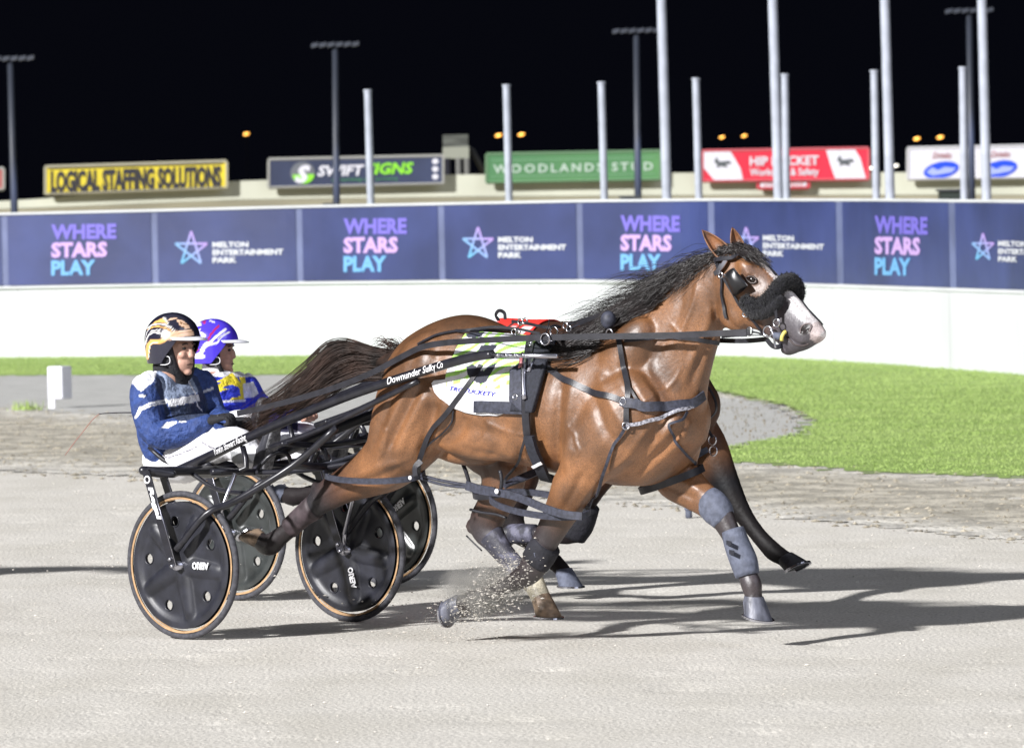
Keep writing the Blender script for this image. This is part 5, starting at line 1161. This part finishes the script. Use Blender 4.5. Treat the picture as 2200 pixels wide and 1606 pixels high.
    # screens and guards between the shafts
    if True:
        v=[];f=[]
        for i in range(9):
            for j in range(9):
                u=i/8*2-1;w_=j/8; v.append(S(.30+.62*w_,.15*u,.80+.16*w_+.02*math.sin(u*3)-.03*math.sin(w_*3)))
        f=[(i*9+j,i*9+j+1,(i+1)*9+j+1,(i+1)*9+j) for i in range(8) for j in range(8)]
        g=mk('dust_sheet',v,f,M['pad'],r); s=g.modifiers.new('s','SOLIDIFY'); s.thickness=.008
        mb=MB(); mb.add(*tube([S(.50,-.1,.86),S(.53,-.12,.77),S(.60,-.13,.74),S(.67,-.12,.78),S(.70,-.1,.87)],.004,m=6,k=4)); mb.build('cable',M['chrome'],r)
    return r
sulky(True,0,0,'black race sulky in front, pulled by the bay horse, with tan rimmed disc wheels',M['carbon'],0)
sulky(False,-1.6,2.17,'second black race sulky behind, its dark wheels partly hidden by the front one',M['disc2'],0)
# ================================================================== DRIVERS
def lowres(c): return c
def hand(root,wr,d,up,m,nm='glove',r=.011):
    # five separate fingers curled round the rein; d forward, up back of the hand
    d=unit(d); up=unit(up-d*(up@d)); sd=np.cross(d,up); parts=[limb([wr-d*.03,wr,wr+d*.05,wr+d*.085],[.024,.024,.020,.017],[.028,.034,.042,.040],sd,m=12,k=3)]
    for i,(o_,L_) in enumerate(((-.031,.85),(-.010,1.),(.011,.95),(.031,.78))):
        k=wr+d*.082+sd*o_; p1=k+d*.034*L_-up*.006; p2=p1+d*.008-up*.030*L_; p3=p2-d*.024-up*.006
        parts.append(limb([k-d*.02,k,p1,p2,p3],[r*1.05,r*1.05,r,r*.92,r*.8],[r,r,r*.95,r*.9,r*.8],sd,m=8,k=3))
    parts.append(limb([wr+d*.02-sd*.034,wr+d*.045-sd*.054,wr+d*.078-sd*.052-up*.014,wr+d*.092-sd*.030-up*.028],[.013,.013,.012,.010],[.013,.013,.012,.010],up,m=8,k=3))
    return remeshed(nm,parts,.0045,m,root,2,.4)
def person(d,label):
    n0=d['n']; root=thing('person',Wp(*d['pelvis'],n0),label,'person')
    def W3(p): return Wp(p[0],p[1],n0+(p[2] if len(p)>2 else 0))
    pel=W3(d['pelvis']); mid=W3(d['mid']); ch=W3(d['chest']); nk=W3(d['neck']); hd=W3(d['head'])
    # body (continuous figure) --------------------------------
    hdir=d.get('face',HD); up=Z3; lat=unit(np.cross(up,hdir))
    hs=d.get('hs',1.)
    def Hh(f,l,z): return hd+(hdir*f+lat*l+up*z)*hs
    parts=[limb([pel,mid,ch,ch+(nk-ch)*.6],[.10,.10,.105,.08],[.15,.14,.16,.13],LT,m=20), limb([ch,nk,hd-Z3*.03],[.07,.055,.055],[.08,.055,.055],LT,m=14)]
    parts+=[ell(hd,hdir*.098*hs,lat*.076*hs,up*.115*hs,24,18), ell(Hh(.045,0,-.07),hdir*.055*hs,lat*.055*hs,up*.055*hs,18,12),
            ell(Hh(.096,0,-.022),hdir*.020*hs,lat*.013*hs,up*.028*hs,12,10), ell(Hh(.104,0,-.036),hdir*.015*hs,lat*.017*hs,up*.012*hs,12,8),
            ell(Hh(.088,0,-.070),hdir*.014*hs,lat*.024*hs,up*.008*hs,12,8), ell(Hh(.086,0,-.083),hdir*.014*hs,lat*.020*hs,up*.008*hs,12,8), ell(Hh(.080,0,-.112),hdir*.022*hs,lat*.022*hs,up*.018*hs,12,8),
            ell(Hh(.075,.034,-.03),hdir*.022*hs,lat*.022*hs,up*.02*hs,12,8),ell(Hh(.075,-.034,-.03),hdir*.022*hs,lat*.022*hs,up*.02*hs,12,8),
            ell(Hh(.078,0,.022),hdir*.022*hs,lat*.052*hs,up*.012*hs,12,8)]
    arms={}
    for sd in('a','b'):
        A=[W3(p) for p in d['arm_'+sd]]; arms[sd]=A
        parts.append(limb([ch+(A[0]-ch)*.4]+A,[.06,.05]+[.042]*(len(A)-2)+[.028],[.06,.05]+[.042]*(len(A)-2)+[.028],LT,m=12,k=3))
        Lg=[W3(p) for p in d['leg_'+sd]]; parts.append(limb([pel]+Lg,[.09,.085]+[.06]*(len(Lg)-2)+[.04],[.09,.085]+[.06]*(len(Lg)-2)+[.04],LT,m=12,k=3)); arms['l'+sd]=Lg
    b=remeshed('body',parts,.0055,d['skin'],root,4,.4)
    # eyes
    for sg in(-1,1):
        e=MB(); e.add(*ell(Hh(.088,.030*sg,.000),hdir*.010,lat*.012,up*.0075,12,8)); e.build('eye',M['eye'],root)
        e=MB(); e.add(*tube([Hh(.097,.016*sg,.020),Hh(.100,.030*sg,.024),Hh(.088,.046*sg,.018)],.0035,m=6,k=3)); e.build('eyebrow',M['hair'],root)
    e=MB(); e.add(*tube([Hh(.096,-.022,-.077),Hh(.104,0,-.076),Hh(.096,.022,-.077)],.0026,m=6,k=3)); e.build('mouth_line',M['pink'],root)
    # jacket ----------------------------------------------------
    jp=[limb([pel+Z3*.025+HD*.0,pel+(mid-pel)*.6,mid,ch,ch+(nk-ch)*.55,nk-Z3*.02],[.13,.15,.155,.145,.115,.075],[.19,.195,.19,.20,.17,.075],LT,m=24,k=4)]
    for sd in('a','b'):
        A=arms[sd]; jp.append(limb([ch+(A[0]-ch)*.5]+A[:-1]+[A[-1]+(A[-2]-A[-1])*.12],[.10,.088]+[.073]*(len(A)-2)+[.046],[.10,.088]+[.073]*(len(A)-2)+[.046],LT,m=16,k=4))
        # fabric folds: rolls around the sleeve
        AA=catmull(np.array(A),6)
        for q in range(4,len(AA)-3,2):
            t=unit(AA[q+1]-AA[q-1]); a_=unit(np.cross(t,LT)+rng.normal(0,.25,3)); b_=np.cross(t,a_)
            jp.append(torus(AA[q],a_,b_,.062 if q<len(AA)*.75 else .048,.014,20,6))
    for q in np.linspace(.15,.8,6):
        c=pel+(ch-pel)*q; jp.append(ell(c+rng.normal(0,.02,3)-LT*.05+HD*.07,(HD*.7+Z3*.2)*.10,LT*.13,Z3*.022+HD*.01,14,8))
    j=remeshed('jacket',jp,.0065,M['jacket'],root,3,.4); setcol(j,d['jcol'](projm(coords(j)),coords(j)))
    cw=MB(); cw.add(*limb([nk-Z3*.055,nk-Z3*.01,nk+Z3*.035],[.078,.074,.07],[.082,.074,.066],LT,m=20)); cw.build('collar' if not d['hood'] else 'neck_warmer',M['hood'] if d['hood'] else M['white'],root)
    # trousers and boots
    tp=[limb([pel-HD*.05,pel+HD*.06-Z3*.01],[.12,.11],[.175,.17],LT,m=18)]
    for sd in('a','b'):
        Lg=arms['l'+sd]; e=Lg[-1]+(Lg[-2]-Lg[-1])*.3
        tp.append(limb([pel+(Lg[0]-pel)*.6]+Lg[:-1]+[e],[.115,.105]+[.082]*(len(Lg)-2)+[.058],[.11,.10]+[.078]*(len(Lg)-2)+[.056],LT,m=16,k=4))
        LL=catmull(np.array(Lg),6)
        for q in range(3,len(LL)-4,3):
            t=unit(LL[q+1]-LL[q-1]); a_=unit(np.cross(t,LT)+rng.normal(0,.35,3)); b_=np.cross(t,a_); tp.append(torus(LL[q],a_,b_,.070,.014,20,6))
    t_=remeshed('trousers',tp,.0065,M['trousers'],root,3,.4); setcol(t_,d['tcol'](projm(coords(t_)),coords(t_)))
    for sd in('a','b'):
        Lg=arms['l'+sd]; an=Lg[-1]; cf=an+(Lg[-2]-an)*.38; fd=unit(d.get('foot_'+sd,HD*.25+Z3*.97)); sh=unit(an-Lg[-2]) 
        bp=[limb([cf,an-sh*.0,an+sh*.035],[.055,.05,.045],[.052,.046,.042],LT,m=14),limb([an+sh*.02-fd*.055,an+sh*.02,an+sh*.035+fd*.09,an+sh*.045+fd*.17],[.040,.045,.036,.024],[.036,.038,.044,.034],LT,m=14)]
        bo=remeshed('boot',bp,.006,M['bootb'],root,3,.4)
        sp=[limb([an+sh*.055-fd*.075,an+sh*.062,an+sh*.066+fd*.10,an+sh*.066+fd*.185],[.013,.013,.012,.010],[.038,.036,.048,.034],LT,m=14)]
        so=remeshed('sole',sp,.006,M['sole'],bo,1,.3)
        A=arms[sd]; dd=unit(A[-1]-A[-2]); gm=M['hood'] if d['hood'] else d['skin']; hand(root,A[-1],dd*.8+HD*.3,Z3*.9-LT*.2,gm,'glove' if d['hood'] else 'hand')
        if d['hood']: cu=MB(); cu.add(*limb([A[-1]-dd*.045,A[-1]-dd*.01],[.040,.036],[.040,.036],LT,m=14)); cu.build('cuff',M['hood'],root)
    # helmet: shell of a sphere cut above the face, ear guards and peak
    hc=Hh(-.012,0,.045); v=[];f=[]; NU,NV=96,56
    rf,rl,ru=.142*hs,.122*hs,.128*hs
    for i in range(NV+1):
        for jx in range(NU):
            a=2*math.pi*jx/NU; ca=math.cos(a)   # a=0 forward
            lowf=.05; bk=-.95; k=(1-ca)/2
            zmin=lowf+(bk-lowf)*min(1,max(0,(k-.13)/.30))**.8
            zt=zmin+(1-zmin)*(i/NV); rr=math.sqrt(max(0,1-zt*zt))
            if zt<0: rr=1-.10*zt*zt*(1 if ca<0 else 1.2)
            v.append(hc+hdir*rf*rr*ca+lat*rl*rr*math.sin(a)+up*ru*zt*(1 if zt>0 else .95))
    for i in range(NV):
        for jx in range(NU): a=i*NU+jx;b=i*NU+(jx+1)%NU; f.append((a,b,b+NU,a+NU))
    he=mk('helmet',v,f,M['paint'],root); so_=he.modifiers.new('s','SOLIDIFY'); so_.thickness=.008; so_.offset=-1
    setcol(he,d['hcol'](projm(np.array(v)),np.array(v)))
    # peak
    v=[];f=[]; K=20
    for i in range(K+1):
        a=-1.05+2.1*i/K; e0=hc+hdir*rf*.97*math.cos(a)+lat*rl*.98*math.sin(a)+up*.012; ln=.062*math.cos(a*1.25)+.004
        v+=[e0,e0+hdir*ln*.5-up*.004+up*.0,e0+hdir*ln-up*.014]
    for i in range(K): q=i*3; f+=[(q,q+3,q+4,q+1),(q+1,q+4,q+5,q+2)]
    pk=mk('helmet_peak',v,f,M['mark'],he); s=pk.modifiers.new('s','SOLIDIFY'); s.thickness=.006
    # ear guards and chin strap
    gp=[]
    for sg in(-1,1): gp.append(ell(Hh(-.004,.073*sg,-.030),hdir*.052*hs,lat*.026,up*.062*hs,18,12))
    gp.append(limb([Hh(.035,-.078,-.06),Hh(.05,-.062,-.11),Hh(.055,0,-.140),Hh(.05,.062,-.11),Hh(.035,.078,-.06)],[.018]*5,[.012]*5,hdir,m=10,k=4))
    if d['hood']:
        gp+= [limb([Hh(-.03,0,-.16),Hh(-.03,0,-.08)],[.085,.088],[.082,.084],LT,m=20), limb([Hh(.03,-.076,.02),Hh(.045,-.070,-.05),Hh(.055,-.05,-.11),Hh(.06,-.02,-.14)],[.02]*4,[.016]*4,hdir,m=10,k=3), limb([Hh(.03,.076,.02),Hh(.045,.070,-.05),Hh(.055,.05,-.11),Hh(.06,.02,-.14)],[.02]*4,[.016]*4,hdir,m=10,k=3)]
    eg=remeshed('ear_guard',gp,.005,M['hood'],he,3,.4)
    mb=MB()
    lines=[[Hh(.045*math.cos(q)-.004,-.101,.040*math.sin(q)-.03) for q in np.linspace(.6,3.6,14)],[Hh(-.01,-.102,-.045),Hh(.03,-.101,-.035),Hh(.05,-.096,-.04),Hh(.052,-.096,-.065),Hh(.03,-.100,-.075),Hh(-.005,-.10,-.075)]]
    for k_,l_ in enumerate(lines): mb=MB(); mb.add(*tube(l_,.0022,m=5,k=2)); mb.build('piping',M['white'],eg)
    return root
BLU=[.024,.055,.20]; 
def jc1(Q,P):
    C=np.tile(BLU,(len(Q),1)).astype(float); X=(Q[:,0]-250)*4.016; Y=(Q[:,1]-660)*4.016; q=np.stack([X,Y],1)
    C[inpoly(q,[(130,650),(160,600),(250,530),(330,520),(350,560),(320,640),(215,730)])]=[.75,.76,.8]
    C[inpoly(q,[(350,540),(560,560),(700,600),(740,730),(430,800),(370,720),(330,650)])]=[.22,.27,.38]
    C[inpoly(q,[(420,800),(750,740),(760,800),(460,860)])]=[.72,.72,.74]
    C[inpoly(q,[(460,862),(760,805),(790,920),(560,990),(480,950)])]=[.018,.03,.07]
    C[inpoly(q,[(340,560),(380,600),(420,800),(480,960),(430,960),(400,820),(330,680)])]=[.02,.035,.09]
    C[inpoly(q,[(620,560),(700,600),(780,800),(800,900),(740,900),(700,700)])]=[.02,.035,.09]
    C[nearline(q,[(165,950),(200,870),(300,825),(430,800)],9)|nearline(q,[(180,940),(215,885),(310,845),(430,822)],7)]=[.75,.76,.8]
    C[nearline(q,[(760,725),(830,700)],12)]=[.6,.62,.68]
    C[inpoly(q,[(390,1035),(430,990),(520,980),(520,1000),(450,1040)])]=[.72,.73,.76]
    C[inpoly(q,[(190,755),(255,752),(245,778),(205,778)])]=[.65,.65,.6]
    C[nearline(q,[(545,985),(600,985)],6)]=[.7,.7,.75]
    C[nearline(q,[(600,600),(680,740),(700,850),(740,890)],5)]=[.6,.6,.65]
    return C
def tc1(Q,P):
    C=np.tile([.76,.76,.79],(len(Q),1)).astype(float); X=(Q[:,0]-250)*4.016; Y=(Q[:,1]-660)*4.016; q=np.stack([X,Y],1)
    C[nearline(q,[(400,1270),(440,1300),(560,1260),(700,1200)],5)|nearline(q,[(740,1165),(820,1210),(900,1225)],5)]=[.05,.04,.07]
    C[inpoly(q,[(980,1240),(1100,1250),(1180,1340),(1000,1350)])]=[.33,.34,.35]
    return C
def hc1(Q,P):
    C=np.tile([.018,.018,.035],(len(Q),1)).astype(float); X=(Q[:,0]-290)*9.167; Y=(Q[:,1]-670)*9.167; q=np.stack([X,Y],1)
    G=[.78,.42,.12]; W_=[.75,.74,.72]; PE=[.72,.48,.33]
    C[inpoly(q,[(320,250),(400,180),(560,110),(600,110),(660,245),(600,215),(480,200),(380,225)])]=G
    C[nearline(q,[(555,105),(600,140),(665,245)],12)|nearline(q,[(230,330),(330,260),(450,230),(600,250),(700,300),(800,390)],13)|nearline(q,[(205,640),(225,540),(270,450),(350,405),(470,410),(560,450)],13)]=W_
    C[nearline(q,[(250,350),(330,300),(450,280),(600,310),(700,360)],14)|nearline(q,[(235,900),(245,760),(270,640),(330,580),(450,590),(560,560),(680,470)],42)]=G
    C[nearline(q,[(270,900),(275,760),(300,650),(350,605),(460,610)],7)]=W_
    C[inpoly(q,[(560,450),(700,390),(1120,335),(1170,465),(900,490),(690,550),(600,560),(520,540)])]=PE
    C[inpoly(q,[(520,420),(600,370),(700,400),(690,480),(600,540),(530,500)])]=[.78,.70,.60]
    C[nearline(q,[(720,460),(900,410),(1150,385)],8)]=[.5,.28,.16]
    C[inpoly(q,[(630,160),(700,120),(830,110),(830,130),(700,160)])|inpoly(q,[(810,140),(940,160),(1050,250),(1090,320),(1000,335),(880,260)])]=PE
    C[nearline(q,[(300,400),(340,360),(380,380),(420,350),(450,370),(490,350)],9)]=W_
    C[nearline(q,[(900,190),(980,240),(1050,250)],8)|nearline(q,[(870,170),(960,300)],6)]=[.2,.09,.03]
    C[nearline(q,[(200,520),(230,400),(300,300)],8)]=[.6,.6,.62]
    return C
person(dict(n=0,pelvis=(382,985),mid=(368,915),chest=(366,845),neck=(372,800),head=(375,748),skin=M['skin'],hood=True,hs=1.02,
  face=unit(HD*.97+LT*.02),
  arm_a=[(318,836,-.16),(314,880,-.22),(338,932,-.23),(400,922,-.17),(448,904,-.13)],arm_b=[(428,828,.16),(446,866,.19),(462,902,.18),(482,912,.12),(500,906,.06)],
  leg_a=[(400,985,-.10),(455,962,-.12),(505,952,-.12),(535,975,-.11),(557,985,-.11)],leg_b=[(420,962,.10),(470,932,.12),(515,915,.12),(532,925,.11),(543,930,.10)],
  foot_a=Z3*.96+HD*.28,foot_b=Z3*.97+HD*.2,jcol=jc1,tcol=tc1,hcol=hc1),'driver in the front sulky wearing black and gold helmet, blue jacket and white trousers')
def jc2(Q,P):
    C=np.tile([.02,.035,.46],(len(Q),1)).astype(float); X=(Q[:,0]-250)*4.016; Y=(Q[:,1]-660)*4.016; q=np.stack([X,Y],1)
    C[Y<600]=[.72,.72,.76]
    C[inpoly(q,[(780,610),(860,640),(940,600),(1000,560),(1060,640),(980,700),(860,740)])]=[.74,.62,.04]
    C[inpoly(q,[(840,640),(1000,650),(1050,600),(1060,620),(1000,700),(900,700),(850,690)])]=[.03,.06,.5]
    C[nearline(q,[(860,720),(920,660),(1000,640),(1040,660)],24)|nearline(q,[(1030,620),(1080,700),(1090,780),(1000,800)],18)]=[.76,.62,.03]
    C[inpoly(q,[(1060,600),(1110,600),(1120,660),(1080,680)])]=[.78,.66,.04]
    C[inpoly(q,[(1090,660),(1180,640),(1230,740),(1180,780),(1100,780)])]=[.72,.72,.76]
    C[nearline(q,[(900,810),(1110,800)],10)]=[.72,.72,.76]
    C[inpoly(q,[(800,1010),(870,1010),(860,1070),(800,1070)])]=[.7,.6,.03]
    return C
def tc2(Q,P):
    C=np.tile([.74,.74,.78],(len(Q),1)).astype(float); X=Q[:,0];Y=Q[:,1]; q=np.stack([X,Y],1)
    C[inpoly(q,[(560,900),(600,886),(640,905),(640,930),(560,925)])]=[.03,.03,.05]
    return C
def hc2(Q,P):
    C=np.tile([.07,.04,.62],(len(Q),1)).astype(float); X=(Q[:,0]-290)*9.167; Y=(Q[:,1]-670)*9.167; q=np.stack([X,Y],1)
    W_=[.74,.74,.80]; R_=[.36,.02,.14]
    C[inpoly(q,[(1110,300),(1180,220),(1290,190),(1310,270),(1200,290)])]=[.68,.69,.8]
    C[inpoly(q,[(1320,180),(1400,160),(1390,230),(1350,250)])|nearline(q,[(1440,560),(1480,460),(1560,360),(1650,270)],22)|nearline(q,[(1160,770),(1240,750)],20)]=R_
    C[nearline(q,[(1290,800),(1330,700),(1400,620),(1500,590),(1580,500),(1680,420),(1780,340)],26)|nearline(q,[(1330,800),(1370,700),(1450,640),(1620,610),(1660,520),(1780,430),(1850,400)],22)|nearline(q,[(1000,880),(1330,880)],44)|nearline(q,[(1150,820),(1330,810)],8)]=W_
    C[nearline(q,[(1200,440),(1260,400),(1330,420),(1360,500)],24)|nearline(q,[(1180,640),(1240,660)],12)|nearline(q,[(1170,400),(1280,330),(1250,400)],8)|nearline(q,[(1480,170),(1560,200)],16)]=[.62,.6,.82]
    C[nearline(q,[(1600,590),(1680,500),(1800,410)],5)|nearline(q,[(1300,790),(1350,690),(1430,620)],4)]=[.03,.03,.2]
    return C
N_=2.17
person(dict(n=N_,pelvis=(470,962),mid=(468,905),chest=(474,850),neck=(462,800),head=(462,752),skin=M['skin2'],hood=False,hs=.98,
  face=unit(HD*.9+LT*.45),
  arm_a=[(432,838,-.17),(428,880,-.22),(452,935,-.22),(520,925,-.17),(570,905,-.12),(618,893,-.08)],arm_b=[(522,832,.17),(545,860,.2),(570,885,.19),(605,892,.14),(640,888,.08)],
  leg_a=[(495,965,-.10),(560,960,-.12),(625,955,-.12),(655,975,-.11),(680,985,-.11)],leg_b=[(510,945,.10),(570,925,.12),(640,930,.12),(690,955,.11),(722,960,.10)],
  jcol=jc2,tcol=tc2,hcol=hc2),'driver in the rear sulky wearing blue and white helmet and yellow patterned jacket')
# far reins, whip
free_strap('rein',[Wp(1180,720,N_-.25),Wp(1000,735,N_-.28),Wp(850,790,N_-.25),Wp(730,850,N_-.18),Wp(640,888,N_-.08)],.02,M['leather'],hf)
wp=thing('driving_whip',Wp(470,895,-.14),'long thin driving whip held by the driver in blue, its red lash trailing behind him','whip')
mb=MB(); mb.add(*tube([Wp(*p) for p in [(470,893,-.14),(400,890,.12),(330,888,.26),(280,886,.3),(235,887,.33),(213,889,.34)]],[.006,.004,.0025],m=6,k=4)); mb.build('stock',M['leather'],wp)
mb=MB(); mb.add(*tube([Wp(*p) for p in [(213,889,.34),(198,902,.34),(180,925,.34),(160,950,.34),(140,977,.34)]],.0018,m=5,k=3)); mb.build('lash',mat('red_cord',(.32,.12,.10),.7),wp)
# ================================================================== flying sand
def puff(n,cx,cy,sx,sy,n_,r0,r1,cor=0):
    P=[]
    for _ in range(n):
        a,b=random.gauss(0,1),random.gauss(0,1); x=cx+a*sx; y=cy+b*sy+cor*a*sx
        P.append(Wp(x,y,n_+random.gauss(0,.08)))
    return [p for p in P if p[2]>.004]
M['fly']=mat('flying_sand',(.52,.49,.44),.95,noise=.3,nscale=40)
Pk=puff(1800,1050,1275,42,28,-.19,0,0,-.45)+puff(260,1000,1305,45,18,-.19,0,0,-.3)+puff(260,940,1375,45,16,-.2,0,0)+puff(110,1120,1215,18,25,-.2,0,0)+puff(90,300,1215,130,12,.9,0,0)+puff(60,780,1290,60,20,.6,0,0)
clods('kicked_sand',[tuple(p) for p in Pk],.0013,.0065,M['fly'],0,'pale sand thrown up behind the folded front hoof')
Pd=puff(5000,1048,1262,44,32,-.14,0,0,-.3)
clods('sand_spray',[tuple(p) for p in Pd],.0008,.0028,M['fly'],0,'fine spray of sand hanging around the crossing legs')

# a third horse follows just outside the frame; its shadow falls into the picture at the left
tip=ground(262,1212); hs_=np.array(Wp(1460,740,N0)); off=np.array([tip[0]-2.35-hs_[0],tip[1]-2.2-hs_[1],0])
h3=hf.copy(); COL.objects.link(h3); h3.location=Vector(hf.location)+Vector(off); h3['label']='dark horse following just left of the frame, known only by its shadow'
for ch in list(hf.children):
    if ch.name.startswith('rein'): continue
    c=ch.copy(); COL.objects.link(c); c.parent=h3
    for g in ch.children:
        d_=g.copy(); COL.objects.link(d_); d_.parent=c

def dust(name,c,a,b,d,dens,label):
    m=bpy.data.materials.new(name); m.use_nodes=True; N=m.node_tree.nodes; Lk=m.node_tree.links; N.remove(N['Principled BSDF'])
    v=N.new('ShaderNodeVolumePrincipled'); v.inputs['Color'].default_value=(.85,.82,.76,1); tc=N.new('ShaderNodeTexCoord'); n=N.new('ShaderNodeTexNoise'); n.inputs['Scale'].default_value=9; n.inputs['Detail'].default_value=4
    g=N.new('ShaderNodeTexGradient'); g.gradient_type='SPHERICAL'; mp=N.new('ShaderNodeMapping'); Lk.new(tc.outputs['Generated'],mp.inputs[0]); mp.inputs['Location'].default_value=(-1,-1,-1); mp.inputs['Scale'].default_value=(2,2,2)
    Lk.new(mp.outputs[0],g.inputs[0]); Lk.new(tc.outputs['Object'],n.inputs['Vector']); r=N.new('ShaderNodeMapRange'); r.inputs[1].default_value=.42; r.inputs[2].default_value=.72; Lk.new(n.outputs[0],r.inputs[0])
    k=N.new('ShaderNodeMath'); k.operation='MULTIPLY'; Lk.new(g.outputs['Fac'],k.inputs[0]); Lk.new(r.outputs[0],k.inputs[1]); k2=N.new('ShaderNodeMath'); k2.operation='MULTIPLY'; k2.inputs[1].default_value=dens; Lk.new(k.outputs[0],k2.inputs[0]); Lk.new(k2.outputs[0],v.inputs['Density']); Lk.new(v.outputs[0],N['Material Output'].inputs['Volume'])
    mb=MB(); mb.add(*ell(c,a,b,d,28,18)); return tag(mb.build(name,m),label,'dust',kind='stuff')
c_=Wp(1045,1265,-.17); dust('dust_cloud',c_,HD*.34,LT*.16,Z3*.15+HD*-.03,32,'thin cloud of pale dust behind the folded front hoof')
